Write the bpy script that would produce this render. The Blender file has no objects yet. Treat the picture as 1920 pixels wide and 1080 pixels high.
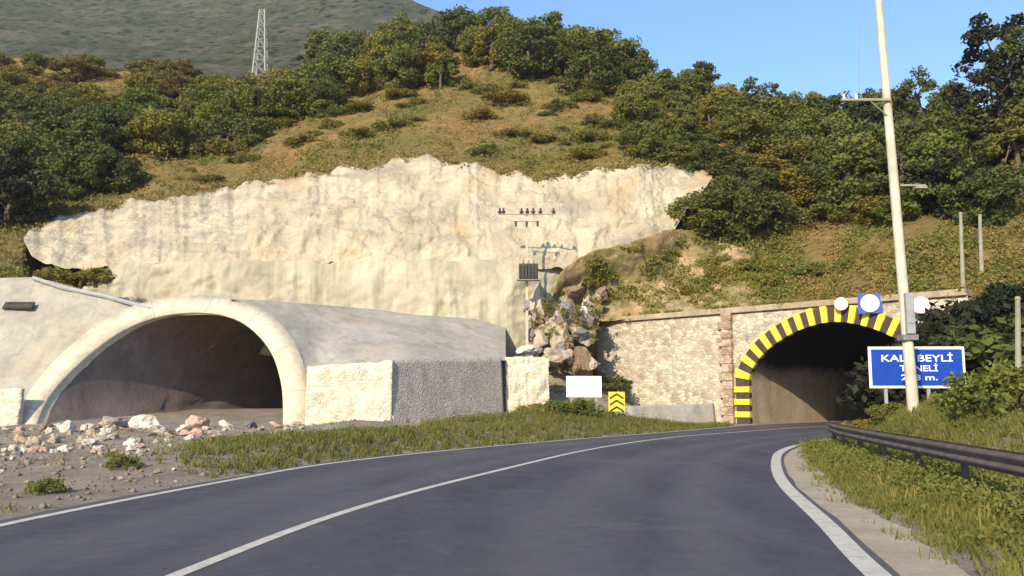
import bpy, math, random
import numpy as np
from mathutils import Vector, noise
random.seed(7); rng = np.random.default_rng(7)
R = math.radians
S = bpy.context.scene
COL = S.collection

# ------------------------------------------------------------ camera, sky, sun, exposure
F = 1663.0; PITCH = math.atan(207 / F)
cam = bpy.data.cameras.new("camera"); co = bpy.data.objects.new("camera", cam); COL.objects.link(co)
cam.sensor_width = 36; cam.lens = F / 1920 * 36; cam.clip_end = 4000; cam.clip_start = 0.1
co.location = (0, 0, 1.6); co.rotation_euler = (math.pi / 2 + PITCH, 0, 0)
S.camera = co
AZ, EL = R(26), R(27)                      # the light travels to the right and away from the viewer
w = bpy.data.worlds.new("World"); S.world = w; w.use_nodes = True
nt = w.node_tree; nt.nodes.clear()
sk = nt.nodes.new('ShaderNodeTexSky'); sk.sky_type = 'NISHITA'; sk.sun_disc = False
sk.sun_elevation = EL; sk.sun_rotation = R(206); sk.air_density = 1.0; sk.dust_density = 0.6; sk.ozone_density = 1.5
bg = nt.nodes.new('ShaderNodeBackground'); bg.inputs[1].default_value = 0.135
wo = nt.nodes.new('ShaderNodeOutputWorld')
tn = nt.nodes.new('ShaderNodeMix'); tn.data_type = 'RGBA'; tn.blend_type = 'MULTIPLY'; tn.inputs[0].default_value = 1; tn.inputs[7].default_value = (.80, 1.02, 1.24, 1)
nt.links.new(sk.outputs[0], tn.inputs[6]); nt.links.new(tn.outputs[2], bg.inputs[0]); nt.links.new(bg.outputs[0], wo.inputs[0])
sd = bpy.data.lights.new("sun", 'SUN'); sd.energy = 4.7; sd.angle = R(0.55); sd.color = (1, .85, .62)
so = bpy.data.objects.new("sun", sd); COL.objects.link(so)
LV = Vector((math.sin(AZ) * math.cos(EL), math.cos(AZ) * math.cos(EL), -math.sin(EL)))
so.rotation_euler = LV.to_track_quat('-Z', 'Y').to_euler(); so.location = (-30, -40, 60)
S.view_settings.view_transform = 'Standard'; S.view_settings.look = 'None'
S.view_settings.exposure = 0.72; S.view_settings.gamma = 1

# ------------------------------------------------------------ helpers
def ray(px, py):
    x = (px - 960) / F; u = (540 - py) / F
    return np.array([x, math.cos(PITCH) - u * math.sin(PITCH), math.sin(PITCH) + u * math.cos(PITCH)])
CAM = np.array([0, 0, 1.6])
def at(px, py, Y):
    d = ray(px, py); return CAM + d * (Y / d[1])
def gr(px, py, z=0.0):
    d = ray(px, py); return CAM + d * ((z - 1.6) / d[2])
def on_lean(px, py, Y0, k):                # on the leaning plane Y = Y0 + k z
    d = ray(px, py); t = (Y0 + k * 1.6) / (d[1] - k * d[2]); return CAM + d * t
def lerp_tab(tab, x): return float(np.interp(x, [t[0] for t in tab], [t[1] for t in tab]))
def fbm(x, y, z, o=4): return noise.fractal((x, y, z), 1.0, 2.0, o)

class TPS:                                  # smooth surface through scattered control values
    def __init__(s, pts, k=.001):
        s.p = np.array([[a / 500., b / 500.] for a, b, _ in pts]); v = np.array([c for *_, c in pts])
        n = len(v); A = np.zeros((n + 3, n + 3)); A[:n, :n] = s.u(s.p, s.p) + k * np.eye(n)
        A[:n, n] = 1; A[:n, n + 1:] = s.p; A[n:, :n] = A[:n, n:].T
        s.c = np.linalg.solve(A, np.concatenate([v, [0, 0, 0]]))
    def u(s, a, b):
        r = ((a[:, None] - b[None]) ** 2).sum(-1) + 1e-9; return .5 * r * np.log(r)
    def __call__(s, x, y):
        q = np.array([[x / 500., y / 500.]]); n = len(s.p)
        return float((s.u(q, s.p) @ s.c[:n])[0] + s.c[n] + q[0] @ s.c[n + 1:])

def tag(o, label=None, cat=None, group=None, kind=None):
    for k, v in (('label', label), ('category', cat), ('group', group), ('kind', kind)):
        if v: o[k] = v
    return o
def link(name, me, m, parent=None, smooth=False):
    o = bpy.data.objects.new(name, me); COL.objects.link(o)
    if m and not me.materials: me.materials.append(m)
    if smooth: me.polygons.foreach_set('use_smooth', [True] * len(me.polygons))
    if parent: o.parent = parent
    return o
def empty(name, loc, label, cat, group=None, rz=0):
    o = bpy.data.objects.new(name, None); COL.objects.link(o); o.location = loc; o.rotation_euler = (0, 0, rz)
    o.empty_display_size = .3
    return tag(o, label, cat, group)
def quads_mesh(name, V, Fc):
    V = np.asarray(V, dtype=np.float32); Fc = np.asarray(Fc, dtype=np.int32); n, k = Fc.shape
    me = bpy.data.meshes.new(name); me.vertices.add(len(V)); me.vertices.foreach_set('co', V.ravel())
    me.loops.add(n * k); me.loops.foreach_set('vertex_index', Fc.ravel())
    me.polygons.add(n); me.polygons.foreach_set('loop_start', np.arange(n, dtype=np.int32) * k)
    me.update(calc_edges=True); me.validate(); return me
def grid_mesh(name, rows):                  # rows: list of equally long lists of points
    a = len(rows); b = len(rows[0]); V = np.array(rows).reshape(-1, 3)
    i = np.arange(a - 1)[:, None] * b + np.arange(b - 1)[None]; i = i.ravel()
    return quads_mesh(name, V, np.stack([i, i + 1, i + b + 1, i + b], 1))
class MB:
    def __init__(s): s.v = []; s.f = []
    def add(s, V, Fc):
        n = len(s.v); s.v += [tuple(map(float, p)) for p in V]; s.f += [tuple(i + n for i in f) for f in Fc]; return s
    def box(s, c, d, M=None, rz=0, taper=1.0):
        c = Vector(c); V = []
        for z in (-1, 1):
            k = taper if z > 0 else 1
            for x, y in ((-1, -1), (1, -1), (1, 1), (-1, 1)):
                p = Vector((x * d[0] / 2 * k, y * d[1] / 2 * k, z * d[2] / 2))
                if M: p = M @ p
                elif rz: p = Vector((p.x * math.cos(rz) - p.y * math.sin(rz), p.x * math.sin(rz) + p.y * math.cos(rz), p.z))
                V.append(c + p)
        return s.add(V, [(3, 2, 1, 0), (4, 5, 6, 7), (0, 1, 5, 4), (1, 2, 6, 5), (2, 3, 7, 6), (3, 0, 4, 7)])
    def tube(s, a, b, r0, r1=None, n=10, cap=True):
        a, b = Vector(a), Vector(b); r1 = r0 if r1 is None else r1; q = (b - a).to_track_quat('Z', 'Y'); V = []
        for p, r in ((a, r0), (b, r1)):
            for i in range(n): V.append(p + q @ Vector((r * math.cos(2 * math.pi * i / n), r * math.sin(2 * math.pi * i / n), 0)))
        Fc = [(i, (i + 1) % n, n + (i + 1) % n, n + i) for i in range(n)]
        if cap: Fc += [tuple(range(n))[::-1], tuple(range(n, 2 * n))]
        return s.add(V, Fc)
    def prism(s, pts, off):                 # polygon extruded by a vector
        n = len(pts); off = Vector(off); V = [Vector(p) for p in pts]; V += [p + off for p in V]
        return s.add(V, [tuple(range(n)), tuple(range(n, 2 * n))[::-1]] + [(i, n + i, n + (i + 1) % n, (i + 1) % n) for i in range(n)])
    def build(s, name, m, parent=None, smooth=False, bevel=0):
        me = bpy.data.meshes.new(name); me.from_pydata(s.v, [], s.f)
        import bmesh
        bm = bmesh.new(); bm.from_mesh(me); bmesh.ops.recalc_face_normals(bm, faces=bm.faces); bm.to_mesh(me); bm.free()
        o = link(name, me, m, parent, smooth)
        if bevel:
            md = o.modifiers.new('bevel', 'BEVEL'); md.width = bevel; md.segments = 2; md.limit_method = 'ANGLE'
        return o

# ------------------------------------------------------------ materials
class Mat:
    def __init__(s, name, rough=.9, spec=.2):
        s.m = bpy.data.materials.new(name); s.m.use_nodes = True; s.t = s.m.node_tree; s.b = s.t.nodes['Principled BSDF']
        s.b.inputs['Roughness'].default_value = rough; s.b.inputs['Specular IOR Level'].default_value = spec
        s.tc = s.t.nodes.new('ShaderNodeTexCoord').outputs['Object']
    def L(s, a, b): s.t.links.new(a, b)
    def mapping(s, sc=(1, 1, 1), rot=(0, 0, 0)):
        n = s.t.nodes.new('ShaderNodeMapping'); n.inputs['Scale'].default_value = sc; n.inputs['Rotation'].default_value = rot; s.L(s.tc, n.inputs[0]); return n.outputs[0]
    def noise(s, scale, detail=6, rough=.6, vec=None, dist=0):
        n = s.t.nodes.new('ShaderNodeTexNoise'); n.inputs['Scale'].default_value = scale; n.inputs['Detail'].default_value = detail
        n.inputs['Roughness'].default_value = rough; n.inputs['Distortion'].default_value = dist; s.L(vec or s.tc, n.inputs['Vector']); return n.outputs['Fac']
    def voro(s, scale, feature='DISTANCE_TO_EDGE', vec=None, out='Distance'):
        n = s.t.nodes.new('ShaderNodeTexVoronoi'); n.feature = feature; n.inputs['Scale'].default_value = scale; s.L(vec or s.tc, n.inputs['Vector']); return n.outputs[out]
    def ramp(s, fac, stops, mode='LINEAR'):
        n = s.t.nodes.new('ShaderNodeValToRGB'); cr = n.color_ramp; cr.interpolation = mode
        while len(cr.elements) < len(stops): cr.elements.new(.5)
        for e, (p, c) in zip(cr.elements, stops): e.position = p; e.color = (*c, 1) if len(c) == 3 else c
        s.L(fac, n.inputs[0]); return n.outputs[0]
    def mix(s, a, b, fac, mode='MIX'):
        n = s.t.nodes.new('ShaderNodeMix'); n.data_type = 'RGBA'; n.blend_type = mode
        for i, v in ((0, fac), (6, a), (7, b)):
            if hasattr(v, 'links'): s.L(v, n.inputs[i])
            elif isinstance(v, (int, float)): n.inputs[i].default_value = v
            else: n.inputs[i].default_value = (*v, 1)
        return n.outputs[2]
    def math(s, op, a, b=None, clamp=False):
        n = s.t.nodes.new('ShaderNodeMath'); n.operation = op; n.use_clamp = clamp
        for i, v in ((0, a), (1, b)):
            if v is None: continue
            if hasattr(v, 'links'): s.L(v, n.inputs[i])
            else: n.inputs[i].default_value = v
        return n.outputs[0]
    def color(s, c):
        if hasattr(c, 'links'): s.L(c, s.b.inputs['Base Color'])
        else: s.b.inputs['Base Color'].default_value = (*c, 1)
        return s
    def bump(s, h, strength=.5, dist=.1):
        n = s.t.nodes.new('ShaderNodeBump'); n.inputs['Strength'].default_value = strength; n.inputs['Distance'].default_value = dist
        s.L(h, n.inputs['Height']); s.L(n.outputs[0], s.b.inputs['Normal']); return s

G3 = lambda v: (v, v, v)
def plain(name, c, rough=.7, spec=.3, var=.25, sc=3):
    M = Mat(name, rough, spec); n = M.noise(sc, 5)
    M.color(M.mix(tuple(x * (1 - var) for x in c), tuple(min(1, x * (1 + var)) for x in c), M.ramp(n, [(.3, G3(0)), (.7, G3(1))])))
    M.bump(M.noise(sc * 8, 4), .15, .02); return M.m

def cliff_mat():
    M = Mat('limestone_cut', .92, .15)
    a = M.noise(.16, 7, .62, dist=.6)
    base = M.ramp(a, [(.28, (.32, .265, .18)), (.42, (.47, .40, .285)), (.55, (.61, .53, .375)), (.75, (.52, .41, .26))])
    blot = M.ramp(M.noise(.3, 5, .6, vec=M.mapping((1, 1, 1.6)), dist=.9), [(.50, G3(0)), (.66, G3(1))])
    c = M.mix(base, (.29, .265, .215), M.math('MULTIPLY', blot, .65))
    och = M.ramp(M.noise(.22, 4, .6, vec=M.mapping((1, 1, .6), (0, 0, 2))), [(.55, G3(0)), (.68, G3(1))])
    c = M.mix(c, (.50, .34, .18), M.math('MULTIPLY', och, .65))
    st = M.ramp(M.noise(1.1, 5, .6, vec=M.mapping((1, .3, .05))), [(.48, G3(0)), (.66, G3(1))])
    c = M.mix(c, (.34, .31, .22), M.math('MULTIPLY', st, .55))
    cr = M.ramp(M.noise(.8, 8, .7, dist=2.5), [(.485, G3(0)), (.5, G3(1)), (.515, G3(0))])
    c = M.mix(c, (.28, .22, .15), M.math('MULTIPLY', cr, .3))
    M.color(c)
    M.bump(M.math('ADD', M.noise(.7, 9, .7), M.math('MULTIPLY', M.noise(3.2, 6, .7), .4)), .9, .5); return M.m
def sprayed_mat(name='sprayed_cliff', c1=(.35, .31, .225), c2=(.53, .47, .345)):
    M = Mat(name, .95, .1)
    a = M.ramp(M.noise(.25, 6, .6), [(.35, c1), (.65, c2)])
    st = M.ramp(M.noise(1.5, 5, .6, vec=M.mapping((1, .3, .045))), [(.45, G3(0)), (.66, G3(1))])
    c = M.mix(a, (.27, .25, .17), M.math('MULTIPLY', st, .75))
    M.color(c); M.bump(M.noise(1.6, 8, .7), .6, .25); return M.m
def shotcrete(name, c, var=.2):
    M = Mat(name, .95, .1)
    a = M.ramp(M.noise(.5, 7, .65), [(.3, tuple(x * (1 - var) for x in c)), (.7, tuple(x * (1 + var) for x in c))])
    st = M.ramp(M.noise(.9, 5, .7, vec=M.mapping((1, 1, .25))), [(.5, G3(0)), (.72, G3(1))])
    a = M.mix(a, tuple(x * .6 for x in c), M.math('MULTIPLY', M.ramp(M.noise(1.6, 8, .78, dist=.8), [(.47, G3(0)), (.66, G3(1))]), .55))
    a = M.mix(a, (c[0] * 1.1, c[1] * .9, c[2] * .7), M.math('MULTIPLY', M.ramp(M.noise(.28, 5, .6, vec=M.mapping((1, 1, .6), (1, 0, 0))), [(.5, G3(0)), (.66, G3(1))]), .45))
    M.color(M.mix(a, tuple(x * .5 for x in c), M.math('MULTIPLY', st, .6)))
    M.bump(M.noise(5, 7, .75), .5, .1); return M.m
def masonry(name, pal, mortar, sc=2.6, flat=(1, 1, 1.5)):
    M = Mat(name, .9, .2); v = M.mapping(flat)
    wob = M.noise(2.5, 3, vec=v); vv = M.t.nodes.new('ShaderNodeVectorMath'); vv.operation = 'ADD'
    M.L(v, vv.inputs[0]); cb = M.t.nodes.new('ShaderNodeCombineXYZ')
    for i in range(3): M.L(M.math('MULTIPLY', wob, .25), cb.inputs[i])
    M.L(cb.outputs[0], vv.inputs[1]); v = vv.outputs[0]
    e = M.voro(sc, vec=v); cell = M.voro(sc, 'F1', v, 'Color'); sep = M.t.nodes.new('ShaderNodeSeparateColor'); M.L(cell, sep.inputs[0])
    n = len(pal); st = M.ramp(sep.outputs[0], [(i / n, p) for i, p in enumerate(pal)], 'CONSTANT')
    st = M.mix(st, tuple(x * .6 for x in pal[0]), M.ramp(M.noise(6, 6, .7), [(.45, G3(0)), (.8, G3(.8))]))
    st = M.mix(st, pal[1], M.ramp(M.noise(.35, 4), [(.45, G3(0)), (.7, G3(.7))]))
    mk = M.math('MULTIPLY', M.ramp(e, [(.015, G3(1)), (.07, G3(0))]), M.ramp(M.noise(.9, 5, .7), [(.35, G3(.2)), (.7, G3(.65))]))
    st = M.mix(st, tuple(x * .72 for x in pal[2]), M.ramp(M.noise(1.1, 7, .75, dist=.6), [(.48, G3(0)), (.7, G3(.75))]))
    M.color(M.mix(st, mortar, mk))
    h = M.math('ADD', M.ramp(e, [(.0, G3(0)), (.16, G3(1))]), M.math('MULTIPLY', M.noise(9, 5, .7), .35))
    M.bump(h, .5, .07); return M.m
def hill_mat():
    M = Mat('hillside_soil', .98, .05)
    a = M.noise(.09, 6, .62, dist=.5)
    c = M.ramp(a, [(.32, (.15, .145, .035)), (.43, (.26, .20, .065)), (.53, (.38, .235, .09)), (.66, (.45, .24, .10))])
    g = M.ramp(M.noise(.32, 7, .7), [(.44, G3(0)), (.6, G3(1))])
    c = M.mix(c, (.19, .18, .07), M.math('MULTIPLY', g, .6))
    p = M.ramp(M.noise(1.5, 7, .75, vec=M.mapping((1, 1, 2.5))), [(.46, G3(0)), (.62, G3(1))])
    c = M.mix(c, (.10, .105, .04), M.math('MULTIPLY', p, .55))
    M.color(c); M.bump(M.noise(1.2, 9, .75), 1.0, .7); return M.m
def ground_mat():
    M = Mat('gravel_ground', .97, .08)
    a = M.ramp(M.noise(.5, 8, .68), [(.3, (.17, .135, .105)), (.5, (.29, .235, .175)), (.7, (.42, .35, .265))])
    p = M.ramp(M.noise(7, 8, .8), [(.35, G3(0)), (.7, G3(1))])
    c = M.mix(a, (.42, .37, .31), M.math('MULTIPLY', p, .4))
    s = M.ramp(M.voro(6, 'F1'), [(.1, G3(1)), (.28, G3(0))])
    c = M.mix(c, (.48, .44, .38), M.math('MULTIPLY', s, .35))
    M.color(c); M.bump(M.noise(5, 9, .8), .9, .12); return M.m
def asphalt_mat():
    M = Mat('asphalt', .82, .3)
    a = M.ramp(M.noise(.35, 6, .6, vec=M.mapping((2.2, .35, 1))), [(.3, (.042, .040, .052)), (.7, (.070, .067, .083))])
    g = M.noise(60, 4, .8)
    c = M.mix(a, (.13, .13, .135), M.ramp(g, [(.5, G3(0)), (.85, G3(.5))]))
    p = M.ramp(M.noise(.25, 7, .7), [(.55, G3(0)), (.62, G3(1))])
    c = M.mix(c, (.095, .088, .088), M.math('MULTIPLY', p, .5))
    mott = M.noise(3.2, 8, .75); c = M.mix(c, (.105, .10, .105), M.ramp(mott, [(.48, G3(0)), (.75, G3(.6))])); c = M.mix(c, (.03, .03, .036), M.ramp(M.noise(.6, 7, .7, vec=M.mapping((1, .35, 1), (3, 1, 0))), [(.52, G3(0)), (.7, G3(.7))]))
    dots = M.ramp(M.voro(38, 'F1'), [(.12, G3(1)), (.3, G3(0))]); c = M.mix(c, (.19, .185, .18), M.math('MULTIPLY', dots, .35))
    cr = M.ramp(M.noise(.45, 9, .75, dist=2.2), [(.492, G3(0)), (.5, G3(1)), (.508, G3(0))])
    c = M.mix(c, (.02, .02, .022), M.math('MULTIPLY', cr, .45))
    at_ = M.t.nodes.new('ShaderNodeAttribute'); at_.attribute_name = 'across'
    tr = M.ramp(at_.outputs['Fac'], [(0, G3(.9)), (.035, G3(0)), (.10, G3(0)), (.16, G3(.8)), (.22, G3(0)), (.33, G3(.8)), (.40, G3(0)), (.58, G3(0)), (.64, G3(.8)), (.70, G3(0)), (.82, G3(.8)), (.89, G3(0)), (.97, G3(0)), (1, G3(.9))])
    c = M.mix(c, (.125, .118, .118), M.math('MULTIPLY', tr, M.ramp(M.noise(1.1, 6, .7), [(.3, G3(.25)), (.7, G3(.65))])))
    M.color(c); M.bump(g, .35, .02)
    M.L(M.ramp(p, [(0, G3(.86)), (1, G3(.7))]), M.b.inputs['Roughness']); return M.m
def line_mat():
    M = Mat('road_paint', .75, .25)
    wr = M.ramp(M.noise(4, 8, .8), [(.47, G3(0)), (.66, G3(1))])
    c = M.mix((.52, .48, .40), (.13, .125, .13), M.math('MULTIPLY', wr, .5)); M.color(c); return M.m
def leaf_mat(name, a, b, c, trans=.22):
    M = Mat(name, .7, .15)
    oi = M.t.nodes.new('ShaderNodeObjectInfo')
    n = M.ramp(M.noise(.9, 4, .6), [(.38, a), (.62, b)])
    col = M.mix(n, c, M.ramp(oi.outputs['Random'], [(0, G3(0)), (1, G3(.85))]))
    gi = M.t.nodes.new('ShaderNodeNewGeometry')
    col = M.mix(col, G3(.35), M.ramp(gi.outputs['Random Per Island'], [(0, G3(.30)), (.5, G3(0)), (1, G3(0))]), 'MULTIPLY')
    M.color(col)
    tr = M.t.nodes.new('ShaderNodeBsdfTranslucent'); M.L(col, tr.inputs[0]); mx = M.t.nodes.new('ShaderNodeMixShader'); mx.inputs[0].default_value = trans
    out = M.t.nodes['Material Output']; M.L(M.b.outputs[0], mx.inputs[1]); M.L(tr.outputs[0], mx.inputs[2]); M.L(mx.outputs[0], out.inputs[0]); return M.m

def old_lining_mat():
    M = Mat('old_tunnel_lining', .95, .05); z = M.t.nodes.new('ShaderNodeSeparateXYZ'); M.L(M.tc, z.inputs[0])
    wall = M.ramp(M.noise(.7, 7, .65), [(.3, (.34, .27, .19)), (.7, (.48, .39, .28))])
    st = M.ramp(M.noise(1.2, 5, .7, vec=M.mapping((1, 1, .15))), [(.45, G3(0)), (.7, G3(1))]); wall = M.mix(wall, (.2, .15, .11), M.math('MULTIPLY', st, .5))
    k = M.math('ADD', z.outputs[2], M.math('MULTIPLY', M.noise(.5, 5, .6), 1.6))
    M.color(M.mix(wall, (.022, .018, .017), M.ramp(M.math('MULTIPLY', k, .15), [(.56, G3(0)), (.70, G3(1))]))); M.bump(M.noise(4, 6, .7), .5, .1); return M.m  # upper vault coloured near black by height, painting in its unlit shade
MT = dict(
    cliff=cliff_mat(), sprayed=sprayed_mat(), hill=hill_mat(), ground=ground_mat(), asphalt=asphalt_mat(), line=line_mat(),
    shot=shotcrete('sprayed_concrete', (.38, .35, .29), .2), shot_grey=shotcrete('sprayed_concrete_grey', (.37, .345, .30), .18),
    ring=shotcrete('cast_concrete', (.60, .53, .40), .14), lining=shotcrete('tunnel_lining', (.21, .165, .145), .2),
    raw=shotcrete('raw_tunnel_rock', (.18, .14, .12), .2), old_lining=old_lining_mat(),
    lime=masonry('limestone_masonry', [(.60, .55, .43), (.70, .65, .52), (.52, .46, .34), (.62, .56, .43)], (.50, .45, .34), 3.6),
    grey_stone=masonry('grey_masonry', [(.48, .43, .37), (.52, .47, .40), (.45, .40, .34), (.55, .50, .43)], (.40, .35, .30), 4.5),
    portal=masonry('portal_masonry', [(.44, .37, .27), (.54, .48, .37), (.35, .285, .20), (.56, .51, .41)], (.33, .275, .20), 2.4, (1, 1, 1.8)),
    pier=masonry('pier_masonry', [(.34, .22, .15), (.45, .33, .23), (.28, .19, .13), (.50, .40, .30)], (.20, .14, .10), 2.0),
    coping=shotcrete('coping_concrete', (.38, .31, .22), .3),
    yellow=plain('yellow_paint', (.80, .62, .05), .6, .3, .12), black=plain('black_paint', (.06, .04, .035), .7, .3, .3),
    power=plain('weathered_pole', (.44, .39, .29), .85, .2, .2, 2), pole=plain('bleached_pole', (.52, .46, .36), .85, .2, .28, 1.3), steel=plain('dull_steel', (.22, .20, .19), .6, .4, .3, 4),
    rust=plain('weathered_rail', (.12, .095, .085), .75, .3, .35, 3), dark=plain('dark_fitting', (.055, .05, .045), .7, .3, .3),
    white=plain('white_sheet', (.82, .82, .80), .5, .4, .05), blue=plain('sign_blue', (.004, .045, .33), .45, .4, .15, 5),
    signwhite=plain('sign_white', (.80, .82, .85), .5, .4, .05), red=plain('sign_red', (.55, .05, .03), .5, .4, .1),
    grey=plain('grey_paint', (.30, .30, .31), .6, .3, .15), lilac=plain('pale_pylon', (.26, .27, .25), .6, .3, .1),
    bark=plain('bark', (.13, .10, .075), .95, .1, .35, 3), palepost=plain('pale_post', (.27, .26, .19), .85, .2, .2),
    soil=shotcrete('ochre_soil', (.27, .225, .18), .3),
)
LEAF = dict(
    mid=leaf_mat('leaves_mid', (.095, .13, .024), (.20, .22, .05), (.18, .17, .04), .3),
    dark=leaf_mat('leaves_dark', (.062, .088, .024), (.135, .158, .038), (.10, .10, .03), .28),
    olive=leaf_mat('leaves_olive', (.13, .14, .025), (.25, .225, .04), (.22, .16, .03)),
    rusty=leaf_mat('leaves_rusty', (.15, .11, .03), (.26, .17, .05), (.16, .15, .04), .25),
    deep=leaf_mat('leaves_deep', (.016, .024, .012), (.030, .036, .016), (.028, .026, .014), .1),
    grass=leaf_mat('grass_blades', (.085, .12, .022), (.185, .195, .045), (.18, .165, .045), .3),
    dry=leaf_mat('dry_grass', (.19, .165, .045), (.32, .235, .08), (.27, .19, .07), .2),
)

# ------------------------------------------------------------ road, as two edge curves on the ground
def catmull(P, n=14):
    P = [np.array(p, float) for p in P]; out = []
    Q = [2 * P[0] - P[1]] + P + [2 * P[-1] - P[-2]]
    for i in range(1, len(Q) - 2):
        for j in range(n):
            t = j / n; a, b, c, d = Q[i - 1:i + 3]
            out.append(.5 * (2 * b + (c - a) * t + (2 * a - 5 * b + 4 * c - d) * t * t + (3 * b - a - 3 * c + d) * t ** 3))
    out.append(P[-1]); return np.array(out)
def resample(C, n):
    s = np.concatenate([[0], np.cumsum(np.linalg.norm(np.diff(C, axis=0), axis=1))]); u = np.linspace(0, s[-1], n)
    return np.stack([np.interp(u, s, C[:, k]) for k in range(2)], 1)
NR = 160
LE = resample(catmull([(-7.3, -14), (-7.1, 0), (-6.65, 8), (-6.45, 12), (-5.6, 17.4), (-4.5, 22.2), (-1.7, 28.2), (2.9, 35.8), (7.2, 42.3), (11.3, 48.9), (15.7, 55.2), (28, 67.5), (60, 99)]), NR)
RE = resample(catmull([(1.2, -14), (1.8, -4), (2.6, 4), (3.3, 8.3), (4.0, 11.6), (5.1, 17), (6.5, 22.2), (8.0, 26.8), (9.9, 30.9), (13.4, 36.6), (17.6, 42.8), (22.4, 48.9), (35, 61.6), (67, 93)]), NR)
def dist_poly(P, X, Y):
    A = P[:-1]; D = P[1:] - A; q = np.stack([X, Y], -1)[..., None, :]
    t = np.clip(((q - A) * D).sum(-1) / (D ** 2).sum(-1), 0, 1); r = q - A - t[..., None] * D
    d2 = (r ** 2).sum(-1); i = d2.argmin(-1); d = np.sqrt(np.take_along_axis(d2, i[..., None], -1)[..., 0])
    rr = np.take_along_axis(r, i[..., None, None], -2)[..., 0, :]; DD = D[i]
    return d * np.sign(DD[..., 0] * rr[..., 1] - DD[..., 1] * rr[..., 0])   # + on the left of travel
def sm(a, b, x): t = np.clip((x - a) / (b - a), 0, 1); return t * t * (3 - 2 * t)
NT = [(random.uniform(.2, 1), random.uniform(0, 6.28), random.uniform(0, 6.28)) for _ in range(10)]
def wob(X, Y, k):
    s = 0
    for i, (a, b, c) in enumerate(NT): s = s + math.pow(.75, i) * np.sin(k * (1 + i * .55) * (X * math.cos(c) + Y * math.sin(c)) + b)
    return s / 3
def H(X, Y):
    X = np.asarray(X, float); Y = np.asarray(Y, float)
    dl = dist_poly(LE, X, Y); dr = -dist_poly(RE, X, Y); z = np.full(X.shape, -.06)
    L = dl > 0; Rr = dr > 0
    berm = .42 * sm(.5, 2.2, dl) * (1 - sm(3.6, 6.5, dl)) * sm(17.5, 24, Y) * (1 - sm(46, 51, Y))
    wide = .55 * sm(1.5, 5, dl) * (1 - sm(7, 12, dl)) * sm(33, 39, Y) * (1 - sm(44, 49, Y))
    rub = .38 * np.exp(-((Y - 37.5 - .15 * X) / 5.) ** 2) * sm(-4, -7, X) * sm(-45, -38, X)
    left = -.05 + .06 * sm(.2, 1, dl) + berm + wide + rub + (.07 * wob(X, Y, 1.1) + .04 * wob(X, Y, 3.3)) * sm(.6, 2.5, dl)
    left = left + 3.9 * np.exp(-(((X - 2.6) / 5.2) ** 2 + ((Y - 63.5) / 6.) ** 2)) * sm(.8, 3, dl)
    left = left + .25 * sm(20, 40, -X)
    z = np.where(L, left, z)
    drail = 1.1 + 1.9 * np.clip((29 - Y) / 16, 0, 1)
    bank = 1.25 * sm(0, 2.6, dr - drail) + .05 * np.clip(dr - drail - 2, 0, 60)
    cut = .85 * np.clip(dr - 1.4, 0, 9) + .3 * np.clip(dr - 10.4, 0, 60)
    k = sm(31, 38, Y - .15 * X)
    right = -.05 + .05 * sm(.2, 1, dr) + bank * (1 - k) + cut * k + (.08 * wob(X, Y, 1.3) + .04 * wob(X, Y, 3.9)) * sm(.8, 2.5, dr)
    z = np.where(Rr & ~L, right, z)
    far = sm(70, 90, Y) + sm(50, 80, np.abs(X)) + sm(-30, -60, Y); far = np.clip(far, 0, 1)
    return z * (1 - far) + (-.3) * far
def hz(x, y): return float(H(np.array([x]), np.array([y]))[0])

def ground():
    ax = np.concatenate([-np.geomspace(3000, 48, 24), np.arange(-46, 46, .42), np.geomspace(48, 3000, 24)])
    ay = np.concatenate([-np.geomspace(2000, 22, 16), np.arange(-20, 76, .42), np.geomspace(78, 3000, 24)])
    rows = []
    for y in ay:
        rows.append(np.stack([ax, np.full(len(ax), y), H(ax, np.full(len(ax), y))], 1))
    tag(link('ground', grid_mesh('ground', rows), MT['ground'], smooth=True), kind='structure')
ground()
def ribbon(A, B, z, n=2):
    return [[(*(A[i] * (1 - t) + B[i] * t), z) for t in np.linspace(0, 1, n)] for i in range(len(A))]
def normals(C):
    d = np.gradient(C, axis=0); d /= np.linalg.norm(d, axis=1)[:, None]; return np.stack([-d[:, 1], d[:, 0]], 1)
NL, NRt = normals(LE), normals(RE)
wob_l = np.array([[.22 + .10 * fbm(x * .5, y * .5, 1)] for x, y in LE]); wob_r = np.array([[.10 + .04 * fbm(x * .6, y * .6, 4)] for x, y in RE])
rd_me = grid_mesh('road', ribbon(RE - NRt * (wob_r + .10), LE + NL * wob_l, .02, 41))
rd_me.attributes.new('across', 'FLOAT', 'POINT').data.foreach_set('value', np.tile(np.linspace(0, 1, 41), NR).astype(np.float32))
tag(link('road', rd_me, MT['asphalt']), kind='structure')
def marking(name, C, wd, z=.026, ends=(0, NR)):
    n = normals(C); C = C[ends[0]:ends[1]]; n = n[ends[0]:ends[1]]
    tag(link(name, grid_mesh(name, ribbon(C - n * wd / 2, C + n * wd / 2, z, 2)), MT['line']), kind='structure')
marking('edge_marking', LE - NL * .1, .17); marking('edge_marking', RE, .24)
sh0, sh1 = RE - NRt * .12, RE - NRt * np.array([[.85 + .35 * fbm(x * .4, y * .4, 6)] for x, y in RE])
rows = [[(*(sh0[i] * (1 - t) + sh1[i] * t), .012 - .02 * t + (hz(*(sh0[i] * (1 - t) + sh1[i] * t)) + .03) * t) for t in np.linspace(0, 1, 5)] for i in range(NR)]
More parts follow.
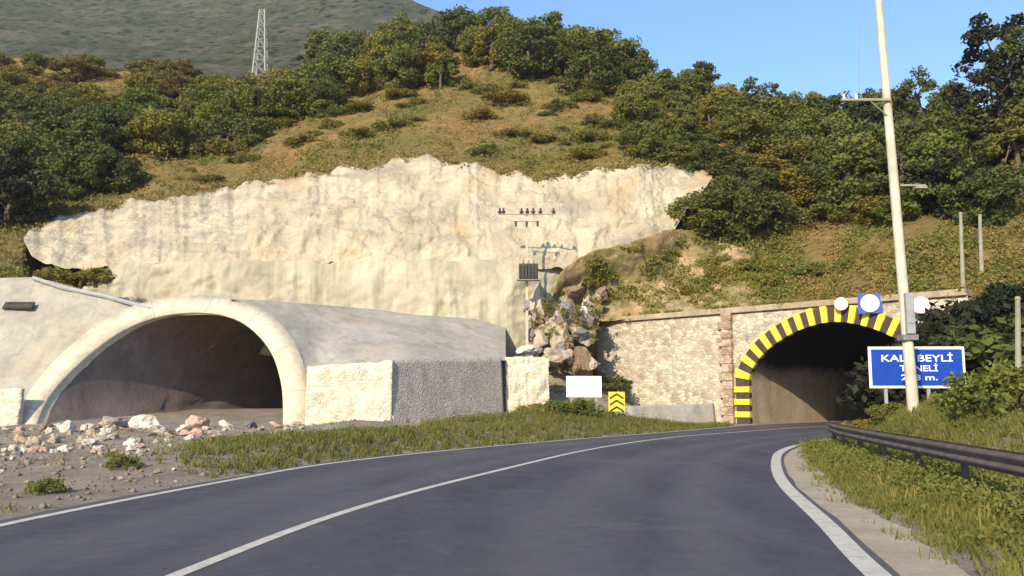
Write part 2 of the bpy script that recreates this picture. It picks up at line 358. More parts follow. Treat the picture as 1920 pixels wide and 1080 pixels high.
Ms = Mat('sandy_gravel', .97, .08); Ms.color(Ms.mix(Ms.ramp(Ms.noise(1.2, 8, .7), [(.3, (.33, .27, .19)), (.7, (.50, .42, .31))]), (.24, .21, .17), Ms.ramp(Ms.noise(14, 6, .8), [(.5, G3(0)), (.7, G3(.7))]))); Ms.bump(Ms.noise(22, 6, .8), .8, .03)
tag(link('gravel_shoulder', grid_mesh('gravel_shoulder', rows), Ms.m), kind='structure')
CEN = resample(catmull([(-4.0, -14), (-3.75, 0), (-2.95, 8.8), (-2.05, 14.0), (-.15, 20.4), (2.5, 28.2), (6.3, 36.3), (10.6, 42.4), (15.2, 48.3), (19.6, 52.9), (31, 64.6), (63, 96)]), NR)
marking('centre_marking', CEN, .16)

# ------------------------------------------------------------ hillside, cliff, far mountain
HILL = TPS([(-140, 150, 128), (0, 120, 125), (200, 130, 124), (400, 165, 122), (600, 150, 122), (800, 110, 120), (1000, 100, 116), (1150, 135, 108),
    (1300, 190, 98), (1500, 250, 88), (1700, 255, 80), (1900, 200, 74), (2060, 190, 70), (-140, 430, 70), (0, 430, 69), (300, 365, 74), (600, 320, 73),
    (800, 300, 72), (1000, 330, 70.5), (1200, 310, 69.5), (1340, 330, 69), (1300, 440, 66), (1180, 475, 65), (1100, 590, 65), (1250, 590, 62),
    (1390, 568, 59.5), (1680, 540, 53), (1850, 560, 50), (2060, 590, 47), (1500, 450, 65), (1700, 400, 62), (1900, 400, 58), (0, 530, 59), (-140, 530, 58),
    (300, 560, 64), (600, 560, 64), (900, 600, 63.5), (300, 470, 70), (700, 470, 68.5), (300, 260, 95), (600, 240, 92), (900, 220, 88), (1200, 230, 84), (0, 280, 98)])
CREST = [(-160, 100), (0, 108), (150, 118), (300, 150), (480, 168), (600, 140), (800, 96), (1000, 88), (1150, 125), (1200, 160), (1300, 185), (1400, 215), (1550, 262), (1700, 262), (1800, 235), (1900, 205), (2080, 190)]
LOW = [(-160, 560), (60, 560), (200, 580), (1100, 640), (1120, 600), (1390, 583), (1690, 556), (1760, 575), (2080, 640)]
def hill_at(px, py):
    p = at(px, py, HILL(px, py)); return p
TOP = [(45, 446), (55, 432), (100, 412), (150, 400), (220, 385), (300, 371), (380, 362), (450, 345), (520, 338), (580, 328), (640, 310), (700, 316), (740, 300), (800, 292), (850, 306), (900, 312), (960, 324), (1010, 338), (1060, 330), (1120, 318), (1180, 310), (1260, 311), (1310, 312), (1335, 320)]
BOT = [(45, 452), (60, 482), (110, 500), (170, 510), (200, 499), (300, 497), (500, 494), (900, 494), (1000, 503), (1085, 506), (1110, 492), (1180, 466), (1240, 452), (1262, 436), (1282, 400), (1318, 360), (1337, 330)]
def hillside():
    rows = []
    for px in np.linspace(-160, 2080, 300):
        c, l = lerp_tab(CREST, px), lerp_tab(LOW, px); col = []
        for t in np.linspace(0, 1, 90):
            py = l + (c - l) * t; mk = 0
            if 45 < px < 1335: mk = float(np.clip((py - lerp_tab(TOP, px) - 7) / 30, 0, 1)) * min(1, (px - 45) / 40, (1335 - px) / 30)   # cut back behind the cliff
            p = at(px, py, HILL(px, py) + 5 * mk)
            a = .55 * fbm(p[0] * .18, p[1] * .18, 3, 5) + .28 * fbm(p[0] * .7, p[1] * .7, 9, 4)
            a *= min(1, (t + .05) * 5); p = p + np.array([0, .35 * a, a]); col.append(p)
        top = col[-1]
        for k, dz in ((6, -.4), (16, -3), (40, -16), (80, -45)): col.append(top + np.array([0, k, dz]))
        rows.append(col)
    tag(link('hillside', grid_mesh('hillside', rows), MT['hill'], smooth=True), kind='structure')
hillside()
TOP2 = [(150, 545), (175, 520), (205, 497), (300, 491), (1080, 486), (1110, 486), (1130, 492)]
BOT2 = [(150, 560), (300, 640), (900, 720), (960, 700), (1010, 660), (1050, 600), (1080, 545), (1110, 500), (1130, 494)]
def face(name, T, B, x0, x1, nx, ny, Yf, m, amp, rag):
    rows = []
    for px in np.linspace(x0, x1, nx):
        e = min(1, (px - x0) / 40, (x1 - px) / 40); t0 = lerp_tab(T, px) + rag * e * fbm(px * .022, 0, 5, 5); b0 = lerp_tab(B, px) + .6 * rag * e * fbm(px * .03, 7, 5, 4); col = []
        for v in np.linspace(0, 1, ny):
            py = b0 + (t0 - b0) * v; Yd = Yf(px, py, v); p = at(px, py, Yd)
            k = min(1, v * 6 + .2, (1 - v) * 6 + .15) * (.3 + .7 * e)
            wx = p[0] + 1.2 * fbm(p[0] * .3, p[2] * .3, 11, 3)
            a = fbm(wx * .13, p[2] * .16, 2, 3) * .8 + (.45 - abs(fbm(wx * .3, p[2] * .42, 5, 4))) * .75 + fbm(wx * .75, p[2] * .35, 8, 5) * .38
            st = p[2] * .9 + 1.6 * fbm(p[0] * .12, p[2] * .2, 21, 3); a += .34 * (st - math.floor(st) - .5) * max(0, min(1, fbm(p[0] * .2, p[2] * .2, 31, 3) * 3 + .6)) + .10 * fbm(p[0] * 3, p[2] * 3, 3, 3)
            a = a * amp * k; col.append(p + np.array([.1 * a, -a, .15 * a]))
        top = col[-1]; col.append(top + np.array([0, 1.2, -.2])); col.append(top + np.array([0, 2.5, -2.5]))
        rows.append(col)
    tag(link(name, grid_mesh(name, rows), m, smooth=False), kind='structure')
def cliffY(px, v):
    t, b_ = lerp_tab(TOP, px), lerp_tab(BOT, px); yt = HILL(px, t) - .7; yb = HILL(px, b_) - .8; k = float(np.interp(px, [45, 140, 1090, 1250], [0, 1, 1, 0])); yb = yb * (1 - k) + 62.9 * k
    return yb + (yt - yb) * v ** (1 + .5 * k)
face('cliff', TOP, BOT, 45, 1335, 460, 84, lambda px, py, v: cliffY(px, v), MT['cliff'], .62, 13)
def y2(px, py, v):
    return -.35 + lerp_tab([(150, 61.2), (300, 61.5), (700, 61.5), (960, 62.0), (1130, 64.2)], px) + 1.3 * v
face('cliff', TOP2, BOT2, 150, 1130, 260, 50, y2, MT['sprayed'], .5, 9)
def soil_slope():
    T = [(1035, 560), (1050, 512), (1080, 484), (1112, 470), (1180, 455), (1262, 428), (1300, 432), (1360, 455), (1440, 478)]
    rows = []
    for px in np.linspace(1035, 1440, 130):
        t0 = lerp_tab(T, px) + 5 * fbm(px * .03, 2, 2, 4); b0 = lerp_tab([(1035, 660), (1110, 640), (1125, 602), (1440, 582)], px); col = []
        for v in np.linspace(0, 1, 50):
            py = b0 + (t0 - b0) * v; e = min(1, (px - 1035) / 20, (1440 - px) / 60)
            off = .55 * e + 1.9 * math.exp(-((py - t0) / 60) ** 2) * (px < 1262 or 0) + (1.9 * math.exp(-((py - t0) / 60) ** 2) * max(0, 1 - (px - 1262) / 60) if px >= 1262 else 0)
            p = at(px, py, HILL(px, py) - off); a = .5 * fbm(p[0] * .35, p[2] * .45, 3, 5) + .22 * (.4 - abs(fbm(p[0] * .9, p[2] * .9, 7, 4))); col.append(p + np.array([0, -a, .2 * a]))
        col.append(col[-1] + np.array([0, 2.2, -.4])); rows.append(col)
    M = Mat('ochre_cut', .97, .06); c = M.ramp(M.noise(.35, 7, .68, dist=.6), [(.30, (.22, .15, .07)), (.45, (.38, .26, .14)), (.58, (.50, .35, .20)), (.75, (.46, .40, .28))])
    c = M.mix(c, (.17, .15, .06), M.ramp(M.noise(.5, 7, .75, vec=M.mapping((1, 1, 1.5), (0, 0, 1))), [(.40, G3(0)), (.54, G3(.85))])); M.color(c); M.bump(M.noise(1.5, 8, .75), .9, .3)
    tag(link('soil_slope', grid_mesh('soil_slope', rows), M.m, smooth=True), kind='structure')
soil_slope()

def mountain():
    RID = [(-500, -260), (0, -180), (400, -110), (700, -40), (780, 4), (830, 22), (880, 54), (940, 92), (1010, 130), (1200, 190)]
    rows = []
    for px in np.linspace(-500, 1200, 170):
        t0 = lerp_tab(RID, px); col = []
        for v in np.linspace(0, 1, 80):
            py = 240 + (t0 - 240) * v; Yd = 175 + (240 - py) * 1.75 + 60 * math.sin(px * .006) * v; p = at(px, py, Yd)
            a = 9 * fbm(p[0] * .012, p[1] * .012, 3, 6) * min(1, v * 4 + .1) + 1.6 * fbm(p[0] * .09, p[1] * .09, 3, 4); col.append(p + np.array([0, a * .5, a * (1 if v < .97 else .3)]))
        col.append(col[-1] + np.array([0, 60, -30])); col.append(col[-1] + np.array([0, 200, -200])); rows.append(col)
    M = Mat('scrub_mountain', 1, .03)
    c = M.ramp(M.noise(.03, 7, .7), [(.32, (.085, .095, .055)), (.5, (.16, .15, .10)), (.68, (.29, .23, .16))])
    d = M.ramp(M.noise(.12, 8, .85), [(.40, G3(0)), (.54, G3(1))]); c = M.mix(c, (.050, .075, .030), M.math('MULTIPLY', d, .85))
    vd = M.ramp(M.voro(.13, 'F1'), [(.25, G3(1)), (.42, G3(0))]); c = M.mix(c, (.02, .03, .018), M.math('MULTIPLY', vd, .9)); c = M.mix(c, (.22, .18, .14), M.ramp(M.noise(.05, 8, .8, vec=M.mapping((1, 1, 1), (0, 0, 1))), [(.52, G3(0)), (.62, G3(.7))])); M.color(c)
    M.bump(M.noise(.14, 8, .8), 1, 6)
    tag(link('mountain', grid_mesh('mountain', rows), M.m, smooth=True), kind='structure')
mountain()

# ------------------------------------------------------------ new tunnel on the left (leaning portal cut along the slope)
Y0, KL = 46.6, .85
INN = [(66, 822), (72, 792), (88, 755), (112, 722), (150, 684), (196, 645), (250, 612), (305, 594), (360, 588), (410, 591), (452, 605), (486, 632), (510, 665), (524, 705), (531, 750), (531, 822)]
OUT = [(30, 822), (38, 785), (54, 742), (84, 700), (128, 656), (178, 616), (238, 582), (300, 564), (368, 557), (432, 561), (482, 578), (524, 606), (554, 645), (573, 695), (580, 750), (581, 822)]
INN = catmull(INN, 4); OUT = catmull(OUT, 4)
AX = np.array([math.sin(R(29)), math.cos(R(29)), 0])
t1 = empty('road_tunnel', tuple(gr(300, 800)), 'new unfinished road tunnel with a wide leaning pale concrete mouth below the white cliff', 'tunnel')
Pin = np.array([on_lean(a, b, Y0, KL) for a, b in INN]); Pout = np.array([on_lean(a, b, Y0, KL) for a, b in OUT])
def lp(o, root):                            # keep geometry in world space under an Empty root
    o.parent = root; o.location = tuple(-np.array(root.location)); return o
fwd = np.array([0, -math.cos(math.atan(KL)), math.sin(math.atan(KL))])
rows = [[Pin[i] + AX * .45, Pin[i], Pin[i] + fwd * .14, Pout[i] + fwd * .14, Pout[i] - fwd * .1, Pout[i] + AX * 1.2 - fwd * .3] for i in range(len(Pin))]
lp(link('portal_ring', grid_mesh('portal_ring', rows), MT['ring']), t1)
rows = [[Pin[i] + AX * s + np.array([0, 0, .05 * fbm(i * .3, s * .3, 1)]) for s in np.linspace(.45, 7.5, 9)] for i in range(len(Pin))]
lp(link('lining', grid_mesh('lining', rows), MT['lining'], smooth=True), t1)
cI = np.mean(Pin, 0)
rows = [[cI + (Pin[i] - cI) * (1.0 if s < 7.6 else 1.0) + AX * s + np.array([.15, 0, .15]) * fbm(i * .35, s * .5, 1, 4) * (s > 7.6) for s in np.concatenate([[7.5, 7.7], np.linspace(8, 30, 40)])] for i in range(len(Pin))]
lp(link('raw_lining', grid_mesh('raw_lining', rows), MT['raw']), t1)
m = MB(); e = [cI + (Pin[i] - cI) * 1.08 + AX * 22 for i in range(len(Pin))]; cen = np.mean(e, 0); V = []; Fc = []
for r in (0, .25, .5, .75, 1):
    for p in e:
        q = cen + (p - cen) * r; V.append(q + AX * (1.6 * fbm(q[0] * .5, q[2] * .5, 1) - 1.5 * (1 - r)))
n = len(e)
for r in range(4):
    for i in range(n - 1): Fc.append((r * n + i, r * n + i + 1, (r + 1) * n + i + 1, (r + 1) * n + i))
lp(m.add(V, Fc).build('rock_face', MT['raw']), t1)
rows = [[np.array([x, 0, 0]) + AX * s + np.array([0, 44 + 0, (.1 + min(1, s / 14) * .8 + .1 * fbm(x, s, 2))]) for x in np.linspace(-27, -9.5, 20)] for s in np.linspace(0, 34, 30)]
lp(link('tunnel_floor', grid_mesh('tunnel_floor', rows), MT['soil']), t1)
for k in range(6, len(Pin) - 5, 7):
    a, b_ = Pin[k] + fwd * .145, Pout[min(len(Pout) - 1, k)] + fwd * .145; lp(MB().tube(a, b_, .018, n=4).build('cast_joint', MT['grey']), t1)
# sprayed concrete beside the ring
OUTL = [p for p in OUT if p[0] < 365]; OUTR = [p for p in OUT if p[0] > 365]
rows = []
for px in np.linspace(-150, 330, 70):
    t0 = lerp_tab([(-150, 500), (0, 521), (60, 520), (150, 545), (280, 573), (330, 563)], px); xs = [p[0] for p in OUTL]
    b0 = 742 if px < 54 else float(np.interp(px, xs, [p[1] for p in OUTL])) - 3; b0 = max(b0, t0 + 1); col = []
    for v in np.linspace(0, 1, 24):
        p = on_lean(px, b0 + (t0 - b0) * v, Y0 + .12, KL); a = .22 * fbm(p[0] * .4, p[2] * .4, 3, 5); col.append(p + np.array([0, a, 0]))
    col.append(col[-1] + np.array([0, 2.5, .1])); rows.append(col)
apL = link('concrete_slope', grid_mesh('concrete_slope', rows), MT['shot'], smooth=True)
tag(apL, 'grey sprayed concrete slope left of the new tunnel mouth', 'concrete slope')
GR = TPS([(480, 566, 53.2), (524, 606, 51.6), (554, 645, 50.3), (580, 692, 49.4), (660, 683, 49.7), (735, 672, 50.2), (840, 669, 53), (945, 667, 55.5), (760, 588, 60), (600, 573, 56.5), (880, 600, 61.2), (950, 620, 61.4), (760, 640, 53)])
rows = []
for px in np.linspace(430, 948, 90):
    t0 = lerp_tab([(430, 560), (480, 562), (600, 571), (700, 580), (780, 590), (948, 602)], px); xs = [p[1] for p in OUTR]
    b0 = float(np.interp(px, [p[0] for p in OUTR], xs)) if px < 578 else lerp_tab([(578, 695), (735, 680), (948, 676)], px); col = []
    for v in np.linspace(0, 1, 26):
        py = b0 + (t0 - b0) * v; p = at(px, py, GR(px, py)); a = .25 * fbm(p[0] * .35, p[2] * .4, 6, 5); col.append(p + np.array([0, a, 0]))
    col.append(col[-1] + np.array([0, 2.5, .1])); rows.append(col)
apR = link('concrete_slope', grid_mesh('concrete_slope_right', rows), MT['shot_grey'], smooth=True)
tag(apR, 'broad grey sprayed concrete shoulder sloping down right of the new tunnel mouth', 'concrete slope')
c = empty('drain_kerb', tuple(on_lean(60, 522, Y0, KL)), 'long thin concrete drain kerb running down to the top of the tunnel ring', 'kerb')
kb = [on_lean(x, y, Y0 - .1, KL) for x, y in ((62, 521), (120, 540), (200, 556), (282, 579))]; m = MB()
for off in (0, .55):
    for p, q in zip(kb[:-1], kb[1:]): m.tube(p + np.array([0, 0, -off]), q + np.array([0, 0, -off]), .13, n=6)
lp(m.build('kerb', MT['grey']), c)
p = on_lean(35, 573, Y0 - .15, KL)
o = MB().box((0, 0, 0), (1.75, .14, .55)).box((0, -.1, -.2), (1.5, .05, .06)).box((0, -.1, .1), (1.5, .05, .06)).build('vent_grille', MT['dark'], bevel=.02)
o.location = tuple(p); o.rotation_euler = (-math.atan(KL), 0, 0); tag(o, 'small dark rectangular grille high on the concrete slope at the left', 'grille')

# masonry walls around the new tunnel
def wall(name, a, b, zt0, zt1, zb, th, m, label, cat='wall', cap=None, nx=40, nz=14, rough=.10):
    a = np.array(a, float); b = np.array(b, float); d = b - a; nn = np.array([d[1], -d[0]]) / np.linalg.norm(d); rows = []
    for i in range(nx + 1):
        t = i / nx; q = a + d * t; zt = zt0 + (zt1 - zt0) * t; col = []
        for j in range(nz + 1):
            v = j / nz; z = zb + (zt - zb) * v; r = rough * fbm(q[0] * 1.4 + 9, q[1] * 1.4 + z * 1.6, z * .7, 3) - .25 * v
            col.append((*(q + nn * r), z + (rough * .5 * fbm(q[0] * 2, q[1] * 2, 4) if j == nz else 0)))
        col.append((*(q - nn * th), zt)); col.append((*(q - nn * th), zb)); rows.append(col)
    me = grid_mesh(name, rows); nb = len(rows[0])
    import bmesh
    bm = bmesh.new(); bm.from_mesh(me); bm.verts.ensure_lookup_table()
    for s in (range(nb), range(nx * nb, nx * nb + nb)):
        try: bm.faces.new([bm.verts[k] for k in s])
        except Exception: pass
    bmesh.ops.recalc_face_normals(bm, faces=bm.faces); bm.to_mesh(me); bm.free()
    return tag(link(name, me, m), label, cat)
def X(px, Y): return (px - 960) / F * Y
wall('stone_wall', (X(-160, 46), 46.6), (X(38, 46), 46.2), 2.1, 2.1, -.2, .45, MT['lime'], 'low pale stone wall at the left foot of the new tunnel mouth')
wall('stone_wall', (X(577, 46.2), 46.0), (X(736, 46.2), 46.2), 3.25, 3.55, -.1, 3.2, MT['lime'], 'bright cream block of stone wall right beside the new tunnel mouth', rough=.14)
wall('stone_wall', (X(739, 46.3), 46.35), (X(946, 54), 54), 3.6, 4.1, -.1, .8, MT['grey_stone'], 'long grey stone side wall in shade running back from the cream block', rough=.03, nx=70)
wall('stone_wall', (X(949, 54.6), 54.6), (X(1030, 55.0), 55.0), 4.2, 4.1, .3, 1.6, MT['lime'], 'short broken pale stone wall under the grey boulders', rough=.3)
wall('low_wall', (X(1168, 50.5), 50.5), (X(1345, 52.5), 53.2), 1.15, 1.3, -.1, .45, MT['shot_grey'], 'low grey concrete wall behind the yellow marker, beside the road', rough=.05)

# ------------------------------------------------------------ old tunnel on the right
B0 = np.array([15.05, 56.49]); W2 = np.array([math.cos(R(45)), -math.sin(R(45))]); A2 = np.array([math.sin(R(45)), math.cos(R(45))])
def pw(t, z, s=0): q = B0 + W2 * t + A2 * s; return np.array([q[0], q[1], z])
HW, SP, RI = 5.6, 2.6, 3.5
def arch(u, g=0):                            # u in [0,1] left to right; g grows the outline outwards
    x = -math.cos(math.pi * u); ax_ = abs(x) ** 1.0; 
    zz = SP + (RI + g) * max(0, 1 - ax_ ** 1.7) ** (1 / 1.7); return HW + (HW + g) * x, zz
arc = [arch(u) for u in np.linspace(0, 1, 49)]
t2 = empty('road_tunnel', (float(B0[0]), float(B0[1]), 0), 'old stone tunnel with a yellow and black striped arch, where the road enters', 'tunnel')
TW0, TW1, TH = -12.4, 13.2, 7.05
m = MB(); outl = [(TW0, TH), (TW0, .3), (0, -.2)]   # facade built as strips round the arch
V = []; Fc = []; n = 0
def strip(ts, lows, tops, th=.9):
    rows = []
    for t, l, h in zip(ts, lows, tops):
        col = []
        for v in np.linspace(0, 1, 14):
            z = l + (h - l) * v; r = .12 * fbm(t * 1.1, z * 1.3, 5, 4); col.append(pw(t, z, -r * min(1, v * 8, (1 - v) * 8)))
        col.append(pw(t, h, th)); rows.append(col)
    return rows
ts = list(np.linspace(TW0, -1.15, 60)); rows = strip(ts, [-.2] * 60, [TH] * 60)
lp(link('wing_wall', grid_mesh('wing_wall', rows), MT['portal']), t2)
ts = [-1.15, -.6, -.02] + [a for a, _ in arc] + [11.22, 12.2, 13.2]; lo = [-.2, -.2, -.2] + [z for _, z in arc] + [-.2] * 3
lp(link('arch_wall', grid_mesh('arch_wall', strip(ts, lo, [TH] * len(ts))), MT['portal']), t2)
m = MB()
for k in range(13): m.box(pw(-1.45 - .12 * (k % 2), .25 + k * .55, -.12), (.75 + .2 * (k % 2), .35, .53), rz=R(-45))
lp(m.build('corner_pier', MT['pier'], bevel=.03), t2)
m = MB(); m.prism([pw(TW0 - .2, TH + .02, -.22), pw(TW1, TH + .02, -.22), pw(TW1, TH + .38, -.25), pw(TW0 - .2, TH + .38, -.25)], (.75, .75, 0)); lp(m.build('coping', MT['coping'], bevel=.04), t2)
# lining with its own thickness
lin = [(0.0, -.1), (0, 1.2)] + [(a, z) for a, z in arc] + [(2 * HW, 1.2), (2 * HW, -.1)]
rows = [[pw(a, z, s) + np.array([0, 0, .06 * fbm(a, z, s * .4)]) for s in np.concatenate([[0, .3], np.linspace(1, 42, 40)])] for a, z in lin]
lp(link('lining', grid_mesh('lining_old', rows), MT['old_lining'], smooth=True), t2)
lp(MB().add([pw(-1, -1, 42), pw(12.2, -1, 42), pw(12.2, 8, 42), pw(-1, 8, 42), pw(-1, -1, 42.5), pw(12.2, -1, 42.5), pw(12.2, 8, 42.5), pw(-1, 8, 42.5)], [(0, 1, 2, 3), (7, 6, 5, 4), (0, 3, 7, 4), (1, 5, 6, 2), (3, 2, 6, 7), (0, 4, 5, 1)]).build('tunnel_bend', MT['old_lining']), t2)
# striped arch blocks: legs then ring, walked by arc length
inn = [(0, 0)] + [(0, z) for z in np.linspace(.1, SP, 12)] + arc[1:-1] + [(2 * HW, z) for z in np.linspace(SP, 0, 12)]
inn = np.array(inn); sl = np.concatenate([[0], np.cumsum(np.linalg.norm(np.diff(inn, axis=0), axis=1))]); tot = sl[-1]; NB = 49; k = 0
def along(s):
    p = np.array([np.interp(s, sl, inn[:, 0]), np.interp(s, sl, inn[:, 1])]); q = np.array([np.interp(s + .25, sl, inn[:, 0]), np.interp(s + .25, sl, inn[:, 1])]); q0 = np.array([np.interp(s - .25, sl, inn[:, 0]), np.interp(s - .25, sl, inn[:, 1])])
    d = q - q0; d /= max(1e-6, np.linalg.norm(d)); return p, np.array([-d[1], d[0]])
for k in range(NB):
    s0, s1 = tot * k / NB + .015, tot * (k + 1) / NB - .015; a, na = along(s0); b, nb_ = along(s1); yel = k % 2 == 1
    dep = 1.05 if yel else .95; pr = .16 if yel else .10
    m = MB(); pts = [pw(a[0], a[1], -pr), pw(b[0], b[1], -pr), pw(*(b + nb_ * dep), -pr), pw(*(a + na * dep), -pr)]
    m.prism(pts, (A2[0] * .35, A2[1] * .35, 0)); lp(m.build('yellow_block' if yel else 'black_block', MT['yellow' if yel else 'black'], bevel=.02), t2)
# round signs on posts above the arch
def round_sign(px, py, d, t, label, square):
    z = 1.6 + (747 - py) / F * pw(t, 0)[1]; base = pw(t, TH - .25, -.42)
    r = empty('traffic_sign', tuple(base), label, 'sign', rz=R(-22)); rim = 'grey' if square else 'red'; h = z - base[2] - .1
    MB().tube((0, 0.05, -.02), (0, .05, h), .05).build('post', MT['steel'], r)
    def disc(rad, y, n=28): return [(rad * math.cos(2 * math.pi * i / n), y, h + rad * math.sin(2 * math.pi * i / n)) for i in range(n)]
    if square: MB().box((0, -.01, h), (d * 1.25, .05, d * 1.1)).build('backboard', MT['blue'], r)
    MB().prism(disc(d / 2, -.10), (0, .05, 0)).build('disc_rim', MT[rim], r)
    MB().prism(disc(d / 2 * .92, -.115), (0, .012, 0)).build('disc_face', MT['signwhite'], r)
round_sign(1583, 568, .8, 6.4, 'small round white sign with a thin red rim above the striped arch', False)
round_sign(1638, 567, 1.05, 8.1, 'larger round white sign on a blue square above the striped arch', True)
round_sign(1728, 570, 1.0, 10.9, 'round pale sign above the arch just right of the tall white pole', False)

# ------------------------------------------------------------ boulders and rubble
def rock_mesh(seed, flat=.7):
    import bmesh
    bm = bmesh.new(); bmesh.ops.create_icosphere(bm, subdivisions=4, radius=.5)
    rr = random.Random(seed); pl = [(Vector((rr.gauss(0, 1), rr.gauss(0, 1), rr.gauss(0, .8))).normalized(), rr.uniform(.20, .40)) for _ in range(15)]
    for v in bm.verts:
        c = v.co.copy()
        for n_, d in pl:
            k = c.dot(n_)
            if k > d: c -= n_ * (k - d)
        c += c.normalized() * .07 * noise.fractal(c * 4 + Vector((seed, 0, 0)), 1, 2, 4); c.z *= flat; v.co = c
    me = bpy.data.meshes.new('rock'); bm.to_mesh(me); bm.free(); return me
RM = [rock_mesh(i) for i in range(7)]
def stone_mat(name, c): 
    M = Mat(name, .92, .15); M.color(M.ramp(M.noise(2.2, 7, .7), [(.3, tuple(x * .6 for x in c)), (.55, c), (.8, tuple(min(.9, x * 1.25) for x in c))])); M.bump(M.noise(5, 7, .75), .7, .12); return M.m
SM = dict(white=stone_mat('white_rock', (.66, .60, .50)), beige=stone_mat('beige_rock', (.46, .38, .28)), pink=stone_mat('pink_rock', (.56, .38, .28)), grey=stone_mat('grey_rock', (.22, .205, .21)), brown=stone_mat('brown_rock', (.26, .18, .12)))
def rock(name, px, py, Yd, wpx, hpx, mat, label, group=None, i=0, ground_snap=True):
    p = at(px, py, Yd); me = RM[i % 7].copy(); me.materials.append(SM[mat]); o = bpy.data.objects.new(name, me); COL.objects.link(o)
    wd = wpx / F * Yd; hh = hpx / F * Yd; z = hz(p[0], p[1]) if ground_snap else p[2]
    o.scale = (wd, wd * random.uniform(.7, 1), hh / .62); o.location = (p[0], p[1], z + hh * .28); o.rotation_euler = (random.uniform(-.15, .15), random.uniform(-.15, .15), random.uniform(0, 6.28))
    return tag(o, label, 'rock', group)
rock('boulder', 276, 818, 38, 66, 34, 'white', 'largest white block of rock in the rubble before the new tunnel', i=1)
rock('boulder', 290, 832, 34.5, 52, 20, 'white', 'flat white slab leaning under the largest white block', i=5)
rock('boulder', 205, 818, 38.5, 92, 30, 'beige', 'long beige boulder left of the largest white block', i=2)
rock('boulder', 370, 822, 37, 66, 28, 'pink', 'pink orange boulder right of the largest white block', i=3)
rock('boulder', 424, 812, 38.5, 42, 24, 'white', 'rounded white boulder right of the pink orange one', i=4)
rock('boulder', 124, 832, 33, 48, 26, 'white', 'pale boulder near the left end of the rubble', i=0)
rock('boulder', 62, 850, 29, 44, 24, 'beige', 'beige boulder above the round green bush at the far left', i=6)
rock('boulder', 466, 808, 39, 40, 20, 'grey', 'grey boulder where the rubble meets the green verge', i=2)
rr = random.Random(5)
for i in range(200):
    px = rr.uniform(-20, 600); py = rr.uniform(800, 842) if i % 3 == 0 else rr.uniform(802, 826); 
    if py > 835 and px > 330: continue
    Yd = 1.25 * F / (py - 747 + 4); 
    Yd = min(44.5, max(17, Yd * 1.02)); q = at(px, py, Yd)
    if float(dist_poly(LE, np.array([q[0]]), np.array([q[1]]))[0]) < 1.5 + (3 if px > 350 else 0): continue
    s = rr.uniform(10, 36) if py < 830 else rr.uniform(8, 22); rock('rock', px, py, Yd, s, s * rr.uniform(.38, .6), rr.choice(['white', 'beige', 'beige', 'pink', 'brown', 'white']), 'small broken rock in the rubble heap before the new tunnel', 'broken rocks in the rubble heap', i)
for i in range(34):
    px = rr.uniform(0, 420); py = rr.uniform(845, 925); q = gr(px, py)
    if float(dist_poly(LE, np.array([q[0]]), np.array([q[1]]))[0]) < .7: continue
    s = rr.uniform(7, 20); rock('stone', px, py, q[1], s, s * .55, rr.choice(['white', 'beige', 'grey', 'beige']), 'loose stone on the bare ground left of the road', 'loose stones beside the road', i)
for i in range(16):
    px = rr.uniform(640, 800); Yd = rr.uniform(42, 45.3); s = rr.uniform(12, 28); rock('stone', px, 780, Yd, s, s * .5, rr.choice(['white', 'beige']), 'pale stone fallen at the foot of the cream block wall', 'stones at the foot of the cream wall', i)
# grey boulders and dark crevices right of the power pole
for (px, py, Yd, w_, h_, mt, lb, i) in [
    (1062, 596, 61.5, 60, 62, 'grey', 'tall dark grey boulder in the gap left of the old stone wall', 1), (1100, 585, 62, 56, 44, 'white', 'pale boulder on top of the grey pile', 3),
    (1090, 628, 60.5, 74, 40, 'grey', 'wide grey boulder with a dark hollow under it', 4), (1012, 640, 60, 40, 40, 'beige', 'beige boulder at the left end of the grey pile', 0),
    (1078, 545, 63, 66, 26, 'brown', 'reddish brown rock lump above the grey pile', 5), (1128, 548, 63.5, 34, 30, 'brown', 'small reddish brown lump right of the larger brown one', 6),
    (1040, 672, 58.5, 70, 34, 'beige', 'beige boulder resting below the grey pile', 2), (1096, 680, 59.5, 60, 60, 'brown', 'brown earthy lump under the wide grey boulder', 1),
    (990, 655, 59, 60, 22, 'white', 'flat pale rock on the short broken wall', 5), (1035, 610, 61.5, 50, 50, 'beige', 'beige rock left of the tall grey boulder', 6), (1010, 575, 62.2, 60, 90, 'beige', 'tall tan rock rib behind the power pole foot', 0), (1050, 640, 60.8, 70, 50, 'beige', 'tan rock between the grey pile and the short wall', 3)]:
    rock('boulder', px, py, Yd, w_, h_, mt, lb, None, i, False)
    bpy.context.scene.collection.objects[-1].location.z -= h_ / F * Yd * .28

for i in range(80):
    px = rr.uniform(985, 1122); py = rr.uniform(560, 705); s = rr.uniform(12, 34); Yd = 62.6 - (py - 575) / 125 * 3.6 - .2
    rock('rock', px, py, Yd, s, s * rr.uniform(.6, .95), rr.choice(['beige', 'grey', 'brown', 'brown', 'beige']), 'broken rock wedged among the boulders left of the old stone wall', 'rocks wedged in the boulder pile', i, False)
